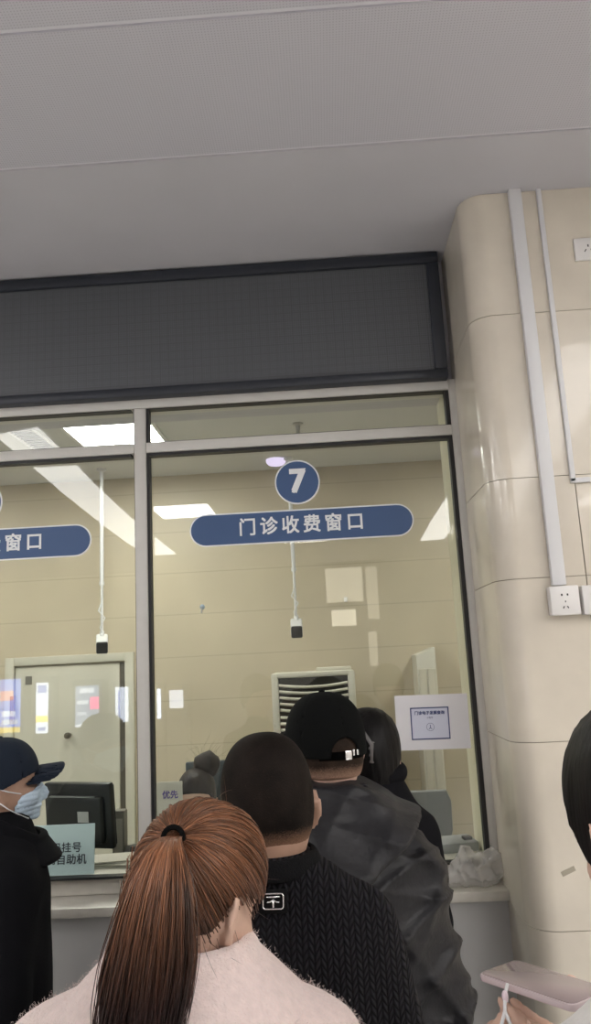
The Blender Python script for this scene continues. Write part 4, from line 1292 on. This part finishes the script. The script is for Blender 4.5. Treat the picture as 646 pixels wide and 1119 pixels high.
# ---- woman with the ponytail, nearest in the queue
def ponytail_woman():
    loc = np.array((-0.222, 1.12, 0.0))
    prof = [(0.72, .215, .14, 0, 0), (0.95, .215, .14, 0, 0), (1.15, .225, .14, 0, -.005), (1.26, .228, .135, 0, -.01), (1.315, .215, .12, 0, -.015), (1.345, .178, .105, 0, -.018),
            (1.365, .135, .096, 0, -.02), (1.385, .090, .086, 0, -.02), (1.41, .068, .072, .005, -.02)]
    F = Figure(tuple(loc), 0, 1.595, M_skinB, 'person in a pale pink woolly coat with a long auburn ponytail, seen from behind',
               hc=(0.026, 0.0, 1.480), head=(-28, 24, 5), hs=0.925, sw=0.235, prof=prof, neck=(0.047, 0.052), coat_mat=M_pink, coat_name='coat', coat_res=0.007, res=0.007,
               arms={'L': ((-.262, .0, 1.03), (-.25, .06, .80)), 'R': ((.262, .0, 1.03), (.25, .06, .80))}, shoulder=(.172, -.005, 1.268), arm_r=(.066, .060, .05),
               folds=[((1, 0, .3), 16, 1.0, .5), ((.3, .2, 1), 14, 2.0, .4)], fold_amp=0.003)
    # turned-down collar standing around the neck
    def collar(p):
        q = p-np.array((0.006, -0.018, 0))
        ang = np.arctan2(q[:, 1], q[:, 0])
        r = np.hypot(q[:, 0]/1.02, q[:, 1]/0.98)
        z = p[:, 2]
        back = 0.5-0.5*np.sin(ang)
        rad = np.interp(z, [1.325, 1.365, 1.405, 1.44], [0.172, 0.132, 0.092, 0.078])
        d = np.abs(r-rad)-0.011
        top = 1.418+0.012*back
        bot = 1.338+0.012*(1-back)
        d = smax(d, z-top, 0.010); d = smax(d, bot-z, 0.006)
        return smax(d, q[:, 1]-0.055, 0.01)
    col_ = sdf_obj('collar', collar, (-.16, -.16, 1.31), (.16, .12, 1.46), 0.005, M_pink, F.root)
    fz = mat('pink_wool_fibre', (0.84, 0.70, 0.665), 0.9)
    fuzz(F.coat, 'coat_fuzz', fz, 30000, 0.0042, 0.00022, 1.15)
    fuzz(col_, 'collar_fuzz', fz, 5000, 0.0042, 0.00022)
    # hair drawn back to the tie
    tie = np.array((0.008, -0.066, 1.560))            # figure coordinates
    tq = (tie-F.hc)@F.RM/F.hs
    ax = np.array(HEADS)+0.0085
    hl_w = lambda q: np.interp(q[:, 1], [-0.11, -0.068, -0.040, -0.020, 0.012, 0.045, 0.085, 0.12], [-0.058, -0.064, -0.052, -0.008, 0.012, 0.004, 0.055, 0.085])
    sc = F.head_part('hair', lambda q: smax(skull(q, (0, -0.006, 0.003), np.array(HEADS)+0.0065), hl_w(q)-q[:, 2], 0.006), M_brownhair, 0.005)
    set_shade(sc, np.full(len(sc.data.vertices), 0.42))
    tu = tq/ax; tu /= np.linalg.norm(tu)
    starts = []
    while len(starts) < 3000:
        v = RNG.normal(size=3); v /= np.linalg.norm(v)
        q = v*ax
        hl = hl_w(q[None])[0]
        if q[2] < hl-0.002+0.012*RNG.normal(): continue
        if q[2] > hl+0.020 and RNG.random() > 0.30: continue
        starts.append(v)
    starts = np.array(starts)
    K = 14
    t = np.linspace(0, 1, K)[None, :, None]
    dot = np.clip(starts@tu, -1, 1)[:, None, None]; om = np.arccos(dot)+1e-6
    arc = (np.sin((1-t)*om)*starts[:, None]+np.sin(t*om)*tu)/np.sin(om)
    lock = RNG.integers(0, 90, len(starts))
    lockr = RNG.uniform(0.0, 0.035, 90)[lock]
    rad = 1.0+(0.008+lockr+RNG.uniform(0, 0.022, len(starts)))[:, None, None]*np.sin(np.pi*np.clip(t*0.9+0.1, 0, 1))**0.7
    wav = 0.012*np.sin(t*RNG.uniform(2, 7, (len(starts), 1, 1))+RNG.uniform(0, 6, (len(starts), 1, 1)))*RNG.normal(size=(len(starts), 1, 3))*np.sin(np.pi*t)
    arc = arc/((np.abs(arc)**2.35).sum(2, keepdims=True)**(1/2.35))
    pq = (arc*rad+wav)*ax
    P = F.hc+(pq.reshape(-1, 3)*F.hs)@F.RM.T
    P = P.reshape(len(starts), K, 3)
    P[:, -1] = tie+RNG.normal(scale=0.004, size=(len(starts), 3))
    sh = np.clip(RNG.normal(0.88, 0.26, 90)[lock]*RNG.uniform(0.6, 1.4, len(starts)), 0.25, 1.9)
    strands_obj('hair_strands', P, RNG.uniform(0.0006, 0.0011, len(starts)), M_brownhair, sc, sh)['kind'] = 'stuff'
    # the tail
    mean = np.array([(tie[0], tie[1], tie[2]), (0.007, -0.098, 1.574), (0.006, -0.128, 1.566), (0.006, -0.148, 1.545), (0.002, -0.160, 1.500), (-0.004, -0.166, 1.450), (-0.014, -0.168, 1.395), (-0.021, -0.168, 1.350), (-0.025, -0.165, 1.315)])
    spread = np.array([0.008, 0.012, 0.019, 0.028, 0.037, 0.043, 0.043, 0.039, 0.032])
    def curve(arr, u):
        x = np.linspace(0, 1, len(arr))
        return np.stack([np.interp(u, x, arr[:, i]) for i in range(arr.shape[1])], -1)
    for _ in range(2):    # soften the corners
        m2 = mean.copy(); m2[1:-1] = (mean[:-2]+2*mean[1:-1]+mean[2:])/4; mean = m2
    NL, NS = 80, 4200
    la = RNG.normal(scale=0.55, size=(NL, 2)); la /= np.maximum(1, np.linalg.norm(la, axis=1))[:, None]
    lk_ = RNG.integers(0, NL, NS)
    off = la[lk_]*0.85+RNG.normal(scale=0.13, size=(NS, 2))
    ln = np.clip(RNG.normal(0.88, 0.06, NL)[lk_]+RNG.normal(scale=0.04, size=NS), 0.55, 1.0)
    K = 20
    u = np.linspace(0, 1, K)[None]*ln[:, None]
    C = curve(mean, u); S = np.interp(u, np.linspace(0, 1, len(spread)), spread)
    ph = RNG.uniform(0, 6, (NL, 1))[lk_]
    wave = 0.004*np.sin(u*7+ph)*u
    X = C[..., 0]+off[:, :1]*S*1.18+wave+0.003*np.sin(u*11+RNG.uniform(0, 6, (NS, 1)))*u
    Y = C[..., 1]+off[:, 1:]*S*0.55+0.004*np.cos(u*6+ph)
    Z = C[..., 2]+off[:, 1:]*S*0.05
    sh = np.clip(RNG.normal(0.90, 0.18, NL)[lk_]*RNG.uniform(0.5, 1.5, NS), 0.30, 1.9)
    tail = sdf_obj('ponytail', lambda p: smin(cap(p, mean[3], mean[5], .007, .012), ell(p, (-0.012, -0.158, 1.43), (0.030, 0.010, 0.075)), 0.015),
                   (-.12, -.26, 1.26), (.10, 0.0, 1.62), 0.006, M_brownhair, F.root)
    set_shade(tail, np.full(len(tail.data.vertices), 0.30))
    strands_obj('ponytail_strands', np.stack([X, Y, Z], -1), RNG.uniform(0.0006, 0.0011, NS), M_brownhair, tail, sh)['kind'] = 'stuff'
    # a few loose hairs at the temple, the nape and over the ear
    fl = []
    for k in range(44):
        a = RNG.uniform(0, 1)
        p0 = np.array((0.060+0.030*a, -0.03+0.06*a, 1.465+0.03*RNG.random()))
        if k < 22: p0 = np.array((0.045, -0.062, 1.435))+RNG.normal(scale=0.012, size=3)
        if k >= 40: p0 = F.hw((RNG.normal(scale=0.03), -0.01+RNG.normal(scale=0.03), 0.116))
        d = RNG.normal(scale=0.5, size=3)+np.array((0.35, 0, -1.0 if k < 40 else 0.4)); d /= np.linalg.norm(d)
        L = RNG.uniform(0.03, 0.075) if k < 40 else 0.03
        tt = np.linspace(0, 1, 8)[:, None]
        fl.append(p0+d*L*tt+RNG.normal(scale=0.012, size=3)*tt**2)
    strands_obj('loose_hairs', np.array(fl), 0.0003, M_brownhair, sc, np.full(len(fl), 0.6))['kind'] = 'stuff'
    # hair at the side of the head sags towards the tail
    sg = []
    for k in range(260):
        s_ = -1
        p0 = F.hw((s_*(0.084+RNG.normal(scale=0.003)), -0.045+RNG.normal(scale=0.012), RNG.uniform(-0.03, 0.03)))
        p3 = np.array((0.000+RNG.normal(scale=0.012), -0.140, 1.555-RNG.uniform(0, 0.05)))
        mid = (p0+p3)/2+np.array((-0.018, -0.012, -0.030-0.02*RNG.random()))+RNG.normal(scale=0.006, size=3)
        tt = np.linspace(0, 1, 12)[:, None]
        sg.append((1-tt)**2*p0+2*tt*(1-tt)*mid+tt**2*p3)
    strands_obj('side_strands', np.array(sg), 0.0008, M_brownhair, tail, RNG.uniform(0.6, 1.5, len(sg)))['kind'] = 'stuff'
    # black hair tie
    tm = MB()
    axd = Vector(mean[1]-mean[0]).normalized()
    u_ = axd.orthogonal().normalized(); v_ = axd.cross(u_)
    cpt = Vector(mean[0]*0.8+mean[1]*0.2)
    tm.tube([cpt+(u_*math.cos(a)+v_*math.sin(a))*0.013 for a in np.linspace(0, 2*math.pi, 20, endpoint=False)], 0.0036, 8, closed=True)
    tm.build('hair_tie', M_blackcap, tail, True)
ponytail_woman()

# ---- man with cropped hair in a black knitted top
def cropped_man():
    loc = (-0.135, 1.47, 0)
    prof = [(0.78, .19, .135, 0, 0), (1.0, .195, .14, 0, 0), (1.2, .205, .14, 0, 0), (1.30, .205, .135, 0, -.005), (1.345, .195, .12, 0, -.01), (1.385, .165, .105, 0, -.015),
            (1.415, .125, .095, 0.003, -.018), (1.435, .090, .085, 0.006, -.02), (1.455, .072, .075, 0.008, -.02)]
    F = Figure(loc, 0, 1.65, M_skinA, 'person with cropped dark hair in a black chunky knit top, seen from behind',
               hc=(0.007, 0.0, 1.536), head=(16, 6, -2), hs=1.0, prof=prof, neck=(0.057, 0.062), coat_mat=M_knit, coat_name='knit_top', coat_res=0.007, res=0.008,
               arms={'L': ((-.235, .0, 1.06), (-.23, .05, .82)), 'R': ((.228, .0, 1.06), (.225, .05, .82))}, shoulder=(.165, -.005, 1.315), arm_r=(.062, .058, .05),
               folds=[((.4, 0, 1), 12, .4, .5)], fold_amp=0.004, hem=0.74)
    F.head_part('cropped_hair', lambda q: smax(skull(q, (0, -0.0055, 0.002), np.array(HEADS)+0.0042), np.interp(q[:, 1], [-.1, -.045, 0, .03, .07, .12], [-.082, -.078, -.018, .012, .055, .08])-q[:, 2], 0.006), M_stubble, 0.0048)
    fade(F, 'cropped_hair', [-.082, -.078, -.018, .012, .055, .08], 0.035)
    def collar(p):
        q = p-np.array((0.006, -0.020, 0)); r = np.hypot(q[:, 0]/1.0, q[:, 1]/1.02); z = p[:, 2]
        rad = np.interp(z, [1.41, 1.43, 1.46], [0.100, 0.089, 0.079])
        d = np.abs(r-rad)-0.0065
        d = smax(d, z-1.452, 0.008)
        return smax(d, 1.419-z, 0.005)
    sdf_obj('ribbed_collar', collar, (-.13, -.15, 1.37), (.14, .12, 1.48), 0.005, M_rib, F.root)
    # patch with a silver emblem below the collar
    pt = MB(); pt.box((0, 0, 0), (0.046, 0.003, 0.036), bev=0.001)
    o = pt.build('emblem_patch', mat('black_leather_patch', (0.004, 0.004, 0.0045), 0.8, spec=0.15), F.root, 30)
    yy = surface_y(F, 0.022, 1.406); y2 = surface_y(F, 0.022, 1.382)
    o.location = (0.022, (yy+y2)/2-0.004, 1.394); o.rotation_euler = (-math.atan2(yy-y2, 0.024), R(2), R(4))
    e = MB()
    w2, h2, r2 = 0.0165, 0.0112, 0.004
    pts = []
    for cx, cz, a0 in ((w2-r2, h2-r2, 0), (-w2+r2, h2-r2, 90), (-w2+r2, -h2+r2, 180), (w2-r2, -h2+r2, 270)):
        for k in range(5):
            a = R(a0+22.5*k); pts.append((cx+r2*math.cos(a), -0.003, cz+r2*math.sin(a)))
    e.tube(pts, 0.0012, 6, closed=True)
    e.tube([(-0.011, -0.003, 0.0062), (0.011, -0.003, 0.0066)], 0.0014, 6)
    for s_ in (-1, 1):
        e.tube([(0, -0.003, 0.002), (0.005*s_, -0.003, -0.001), (0.010*s_, -0.003, -0.0015)], 0.0013, 6)
    e.tube([(0, -0.003, 0.003), (0, -0.003, -0.009)], 0.0019, 6)
    e.build('silver_emblem', M_silver, o, True)
cropped_man()

# ---- man in the black cap and hooded jacket
def hooded_man():
    loc = (-0.010, 1.93, 0)
    prof = [(0.78, .225, .15, .01, 0), (1.0, .23, .155, .01, 0), (1.15, .215, .16, .005, 0), (1.25, .212, .155, .005, -.005), (1.31, .197, .145, .004, -.01), (1.355, .168, .130, .002, -.015),
            (1.40, .130, .110, 0, -.02), (1.44, .088, .095, -.004, -.022), (1.475, .070, .080, -.006, -.022)]
    FL = [((1, .1, .7), 23, .4, .8), ((-.5, .2, 1), 30, 1.9, .8), ((1, -.3, -.6), 19, 3.2, .7), ((.2, .3, 1), 41, .9, .5)]
    F = Figure(loc, 0, 1.685, M_skinB, 'person in a black baseball cap and a charcoal hooded jacket, seen from behind',
               hc=(-0.012, 0.0, 1.576), head=(26, 2, 0), hs=1.0, prof=prof, neck=(0.054, 0.060), coat_mat=M_jacket, coat_name='jacket', coat_res=0.0065, res=0.008,
               arms={'L': ((-.27, -.01, 1.07), (-.22, .09, .85)), 'R': ((.206, -.02, 1.050), (.185, .09, .85))}, shoulder=(.152, -.005, 1.300), arm_r=(.077, .068, .055),
               folds=FL, fold_amp=0.017, hem=0.74)
    pg = [(-.085, 1.515), (-.03, 1.500), (.045, 1.500), (.085, 1.485), (.145, 1.458), (.212, 1.424), (.175, 1.392), (.115, 1.350), (.050, 1.303), (-.02, 1.290), (-.10, 1.305), (-.17, 1.355), (-.222, 1.424), (-.15, 1.46)]
    def hood(p):
        d0 = F.coat_base(p)
        pd = poly2(p[:, 0], p[:, 2], pg)
        th = np.interp(p[:, 2], [1.27, 1.32, 1.40, 1.50], [0.096, 0.094, 0.074, 0.036])
        d = d0-th+0.010*np.sin(p[:, 0]*34+p[:, 2]*22)-0.010*ridges(p, [((.3, .2, 1), 44, 1.1, .6), ((.7, .1, -.7), 36, 2.7, .5)])
        d = smax(d, pd*0.9, 0.010)
        d = smax(d, p[:, 1]-0.065-0.25*np.abs(p[:, 0]), 0.02)
        return d
    hd = sdf_obj('hood', hood, (-.30, -.34, 1.20), (.30, .16, 1.56), 0.0055, M_jacket, F.root)
    # yoke seam and elbow darts as thin stitched welts
    cap_parts(F, M_blackcap, M_blackcap, back=-0.030, front=0.034, hole=True, buckle=True, name='baseball_cap')
    F.head_part('short_hair', lambda q: smax(skull(q, (0, -0.0055, -0.004), np.array(HEADS)+0.005), np.interp(q[:, 1], [-.1, -.045, 0, .03, .07, .12], [-.076, -.074, -.012, .012, .05, .08])-q[:, 2], 0.006), M_nape, 0.005)
    fade(F, 'short_hair', [-.076, -.074, -.012, .012, .05, .08], 0.035)
hooded_man()

# ---- woman at the window
def window_woman():
    loc = (0.100, 2.27, 0)
    prof = [(0.78, .160, .125, 0, 0), (1.0, .160, .13, 0, 0), (1.2, .166, .13, 0, 0), (1.28, .160, .125, 0, 0), (1.34, .140, .115, 0, 0), (1.39, .112, .105, 0, 0), (1.43, .092, .098, 0, 0), (1.465, .080, .088, 0, 0)]
    F = Figure(loc, 0, 1.615, M_skinB, 'person in a black coat with dark hair in a claw clip, standing at the window',
               hc=(0.0, 0.01, 1.512), head=(-8, 6, 0), hs=0.95, prof=prof, neck=(0.048, 0.054), coat_mat=M_coat2, coat_name='coat',
               arms={'L': ((-.165, .04, 1.05), (-.10, .19, 1.13)), 'R': ((.140, .04, 1.05), (.09, .19, 1.13))}, shoulder=(.118, 0, 1.285), arm_r=(.060, .056, .048),
               folds=[((.8, 0, .6), 18, .4, .7), ((-.2, .1, 1), 15, 1.4, .5)], fold_amp=0.006, hem=0.6)
    def hr(q):
        d = scalp(q, 0.016, back=-0.085, ear=-0.07, front=0.05)
        d = smin(d, ell(q, (0.006, -0.085, -0.015), (0.050, 0.040, 0.075)), 0.03)
        d = smin(d, ell(q, (0.030, -0.055, -0.070), (0.042, 0.040, 0.038)), 0.03)
        return d-0.0035*ridges(q, [((1, .2, .15), 150, 1, .5), ((.9, -.3, .25), 110, 2, .4)])
    hs_ = F.head_part('hair', hr, M_blackhair, 0.005)
    c = MB()
    def HW(*a): return Vector(F.hw(a))
    fr_ = [(-0.046, -0.118, 0.058), (-0.006, -0.129, 0.062), (-0.012, -0.139, -0.022), (-0.050, -0.122, -0.026)]
    c.tube([HW(*p) for p in fr_], 0.0048, 8, closed=True)
    c.tube([HW(-0.006, -0.129, 0.062), HW(0.020, -0.130, 0.02), HW(0.016, -0.128, -0.03)], [0.005, 0.006, 0.004], 8)
    for k in range(4):
        c.tube([HW(0.012, -0.131, 0.028-0.018*k), HW(0.030, -0.118, 0.024-0.018*k)], [0.004, 0.0025], 6)
    c.build('claw_clip', mat('smoky_clip', (0.16, 0.15, 0.15), 0.25), hs_, True)
    def collar(p):
        q = p-np.array((0, 0.0, 0)); r = np.hypot(q[:, 0], q[:, 1]); z = p[:, 2]
        d = np.sqrt((r-0.078)**2+((z-1.455)*0.9)**2)-0.024
        return d-0.003*ridges(p, [((1, .5, .3), 60, 1, .5)])
    sdf_obj('rolled_collar', collar, (-.14, -.14, 1.40), (.14, .14, 1.51), 0.006, M_coat2, F.root)
    fl = []
    for k in range(40):
        p0 = F.hw((0.055+RNG.normal(scale=0.01), -0.05+RNG.normal(scale=0.02), -0.07)); L = RNG.uniform(.04, .10)
        tt = np.linspace(0, 1, 8)[:, None]
        fl.append(p0+np.array((0.12, 0, -1))*L*tt+RNG.normal(scale=0.006, size=3)*tt**2)
    strands_obj('loose_hairs', np.array(fl), 0.0006, M_blackhair, hs_)['kind'] = 'stuff'
window_woman()

# ---- man in the navy cap and mask, by the next window
def masked_man():
    loc = (-0.935, 2.20, 0)
    prof = [(0.70, .215, .145, 0, 0), (0.95, .215, .14, 0, 0), (1.12, .215, .135, 0, 0), (1.22, .21, .135, 0, 0), (1.29, .19, .125, 0, -.005), (1.33, .155, .115, 0, -.01), (1.36, .115, .105, 0, -.012), (1.39, .090, .095, 0, -.012), (1.415, .080, .088, 0, -.012)]
    F = Figure(loc, R(-58), 1.598, M_skinA, 'person in a navy cap, face mask and black coat in profile beside the blue card',
               hc=(0.0, 0.01, 1.488), head=(0, -2, 0), hs=0.94, prof=prof, neck=(0.054, 0.060), coat_mat=M_coat, coat_name='coat',
               arms={'L': ((-.225, -.02, 1.02), (-.215, .02, .80)), 'R': ((.225, -.02, 1.02), (.215, .02, .80))}, shoulder=(.165, -.005, 1.255), arm_r=(.070, .064, .054),
               folds=[((.8, 0, .6), 14, .4, .6)], fold_amp=0.005, hem=0.62)
    def collar(p):
        q = p-np.array((0, -0.008, 0)); z = p[:, 2]
        r = np.hypot(q[:, 0], q[:, 1])
        front = np.clip(q[:, 1]/0.10, 0, 1)
        rad = np.interp(z, [1.28, 1.33, 1.40], [0.150, 0.112, 0.088])+0.022*front
        d = np.abs(r-rad)-0.010
        d = smax(d, z-(1.402-0.055*front), 0.008)
        return smax(d, 1.275-z, 0.01)
    sdf_obj('coat_collar', collar, (-.20, -.20, 1.24), (.20, .22, 1.43), 0.006, M_coat, F.root)
    cap_parts(F, M_navycap, M_navycap, back=-0.028, front=0.022, t=0.014, brim_len=0.086, brim_drop=0.000, bend=0.040, name='baseball_cap')
    F.head_part('short_hair', lambda q: smax(skull(q, (0, -0.0055, -0.004), np.array(HEADS)+0.0045), np.interp(q[:, 1], [-.1, -.045, 0, .03, .07, .12], [-.074, -.068, -.012, .012, .05, .08])-q[:, 2], 0.006), mat('greying_hair', (0.10, 0.085, 0.075), 0.8, noise=0.5, nscale=60, bump=0.6, bscale=400), 0.005)
    def mask(q):
        face = head_sdf(q)
        z, y = q[:, 2], q[:, 1]
        d = np.abs(face-0.006)-0.0025
        d = smax(d, 0.018+0.55*np.abs(z+0.075)-y, 0.004)
        d = smax(d, z+0.030-0.35*(y-0.07), 0.003)
        d = smax(d, -0.122-z, 0.003)
        return d+0.0008*np.cos(z*420)
    mk = F.head_part('face_mask', mask, M_mask, 0.0035)
    for s_ in (-1, 1):
        for z0, z1 in ((-0.042, -0.012), (-0.108, -0.050)):
            l = MB()
            pts = [(0.062*s_, 0.062, z0), (0.074*s_, 0.030, (z0*2+z1)/3), (0.085*s_, 0.002, (z0+2*z1)/3), (0.089*s_, -0.020, z1)]
            l.tube([F.hw(p) for p in pts], 0.0017, 6)
            l.build('ear_loop', M_white, mk, True)
masked_man()

# ---- dark-haired person cut off at the edge of the picture
def edge_person():
    loc = (-0.432, 0.74, 0)
    F = Figure(loc, R(-20), 1.68, M_skinB, 'person with dark hair almost wholly cut off, in front of the masked person',
               hc=(0.0, 0.0, 1.585), head=(-20, 12, 0), hs=0.96, sw=0.18, dep=0.11, neck=(0.047, 0.052), coat_mat=M_coat2, coat_name='coat', res=0.009, coat_res=0.010,
               arms={'L': ((-.20, .0, 1.05), (-.20, .03, .83)), 'R': ((.20, .0, 1.05), (.20, .03, .83))})
    def hr(q):
        d = scalp(q, 0.016, back=-0.09, ear=-0.05, front=0.045)
        return d-0.003*ridges(q, [((1, .2, .15), 150, 1, .5)])
    F.head_part('hair', hr, M_darkbrown, 0.005)
edge_person()

# ---- clerk behind the glass, only the hair shows
def clerk():
    loc = (-0.640, 3.64, 0)
    prof = [(0.56, .19, .15, 0, 0), (0.70, .18, .14, 0, 0), (0.86, .19, .125, 0, 0), (0.94, .18, .115, 0, 0), (0.98, .13, .10, 0, 0), (1.01, .085, .085, 0, 0), (1.04, .07, .07, 0, 0)]
    F = Figure(loc, R(180), 1.30, M_skinB, 'person with dark hair in a bun sitting behind the glass between two nearer heads',
               hc=(-0.01, 0.02, 1.195), head=(0, 14, 0), hs=0.95, prof=prof, neck=(0.046, 0.052), coat_mat=M_coat2, coat_name='cardigan', legs=False,
               arms={'L': ((-.22, .06, .74), (-.12, .22, .80)), 'R': ((.22, .06, .74), (.12, .22, .80))}, shoulder=(.145, 0, .925), arm_r=(.058, .052, .045), hem=0.565, res=0.011, coat_res=0.012)
    hh = F.head_part('hair', lambda q: scalp(q, 0.014, back=-0.09, ear=-0.05, front=0.05)-0.003*ridges(q, [((1, .2, .15), 150, 1, .5)]), M_darkbrown, 0.006)
    bn = sdf_obj('hair_bun', lambda p: ell(p, (-0.055, -0.02, 1.326), (0.058, 0.055, 0.056))-0.008*ridges(p, [((1, .6, .4), 60, 1, .7), ((-.3, .4, 1), 75, 2, .6)]), (-.15, -.12, 1.22), (.05, .08, 1.43), 0.006, M_darkbrown, hh)
    fl = []
    for k in range(60):
        p0 = np.array((-0.055, -0.02, 1.326))+RNG.normal(scale=0.025, size=3); d = RNG.normal(size=3)+np.array((0, 0, 0.9)); d /= np.linalg.norm(d)
        tt = np.linspace(0, 1, 7)[:, None]
        fl.append(p0+d*RNG.uniform(.06, .10)*tt+RNG.normal(scale=0.02, size=3)*tt**2)
    strands_obj('loose_hairs', np.array(fl), 0.0004, M_darkbrown, hh)['kind'] = 'stuff'
    st = empty('stool', (loc[0], loc[1], 0))
    MB().lathe([(0.17, 0.50), (0.19, 0.515), (0.19, 0.545), (0.17, 0.56)], (0, 0, 0), 28).build('seat', M_grey, st, 40)
    MB().tube([(0, 0, 0.03), (0, 0, 0.51)], 0.025, 12).build('column', M_steel, st, True)
    MB().lathe([(0.20, 0), (0.20, 0.015), (0.04, 0.035)], (0, 0, 0), 28).build('foot', M_steel, st, 40)
    tag(st, 'round grey stool under the sitting person behind the glass', 'stool')
clerk()

# ---- woman at the right with the phone
def phone_woman():
    loc = (0.331, 0.83, 0)
    wr = np.array((0.016, 0.198, 1.299)); wl = np.array((-0.152, 0.185, 1.205))
    hr_ = hand_chain(wr, (-1.0, 0.22, 0.10), (0.05, 0.10, 1), curl=(8, 16, 14), side=1, s=0.93, thumb_out=34, spread=4, thumb_up=0.95)
    hl_ = hand_chain(wl, (-0.18, 0.12, 1.0), (0.75, 0.5, 0.1), curl=(30, 40, 25), side=1, s=0.92, thumb_out=25, spread=3)
    F = Figure(loc, 0, 1.715, M_skinB, 'person with straight black hair holding a pink-cased phone, half out of the picture',
               hc=(0.002, 0.02, 1.604), head=(6, 20, 0), hs=0.96, sw=0.185, dep=0.115, neck=(0.046, 0.052), coat_mat=M_white_sleeve, coat_name='white_top', res=0.0058, coat_res=0.009,
               arms={'L': ((-.205, .05, 1.02), tuple(wl)), 'R': ((.19, .06, 1.10), tuple(wr))}, hands={'L': hl_, 'R': hr_}, arm_r=(.056, .050, .040))
    def hr(q):
        d = scalp(q, 0.016, back=-0.12, ear=-0.065, front=0.03)
        d = smin(d, ell(q, (0.0, -0.06, -0.07), (0.070, 0.045, 0.08)), 0.02)
        return d-0.003*ridges(q, [((1, .2, .15), 150, 1, .5)])
    hs_ = F.head_part('hair', hr, M_blackhair, 0.005)
    # the phone lies in the open hand
    ph = empty('mobile_phone', (0.243, 1.066, 1.3875))
    a = Vector((-0.56, 0.81, -0.06)).normalized(); b = Vector((0.81, 0.56, 0.0)); b = (b-a*b.dot(a)).normalized(); n = b.cross(a); 
    if n.z < 0: n = -n
    ph.matrix_world = Matrix(((b.x, a.x, n.x, 0.243), (b.y, a.y, n.y, 1.066), (b.z, a.z, n.z, 1.3660), (0, 0, 0, 1)))
    def rr(w_, h_, r_):
        pts = []
        for cx, cy, a0 in ((w_-r_, h_-r_, 0), (-w_+r_, h_-r_, 90), (-w_+r_, -h_+r_, 180), (w_-r_, -h_+r_, 270)):
            for k in range(6):
                t_ = R(a0+18*k); pts.append((cx+r_*math.cos(t_), cy+r_*math.sin(t_)))
        return pts
    MB().prism(rr(0.0365, 0.0765, 0.010), 'z', -0.0042, 0.0040, 0.0018).build('phone_case', M_phonecase, ph, 40)
    MB().prism(rr(0.0340, 0.0740, 0.009), 'z', 0.003, 0.0050, 0.0006).build('screen', M_phone, ph, 40)
    k = MB(); k.b6(0.0362, 0.0378, 0.015, 0.030, -0.002, 0.001, 0.0005); k.build('side_button', M_phonecase, ph)
    tag(ph, 'phone in a pink case held flat in a hand, screen reflection painted rose', 'phone')
    # white wrist strap with a charm
    st = MB()
    st.tube([(0.196, 1.045, 1.376), (0.190, 1.035, 1.368), (0.187, 1.030, 1.352), (0.180, 1.028, 1.335), (0.176, 1.026, 1.318)], 0.0022, 8)
    st.tube([(0.187, 1.030, 1.352), (0.193, 1.030, 1.336), (0.194, 1.030, 1.318), (0.187, 1.030, 1.30)], 0.0022, 8)
    so = st.build('phone_strap', M_white, smooth=True)
    c = MB(); c.ball((0.190, 1.035, 1.366), (0.0042, 0.0042, 0.0075), 2); c.build('strap_bead', M_nail, so, True)
    tag(so, 'white looped phone strap with a bead hanging over the lower fingers', 'strap')
phone_woman()
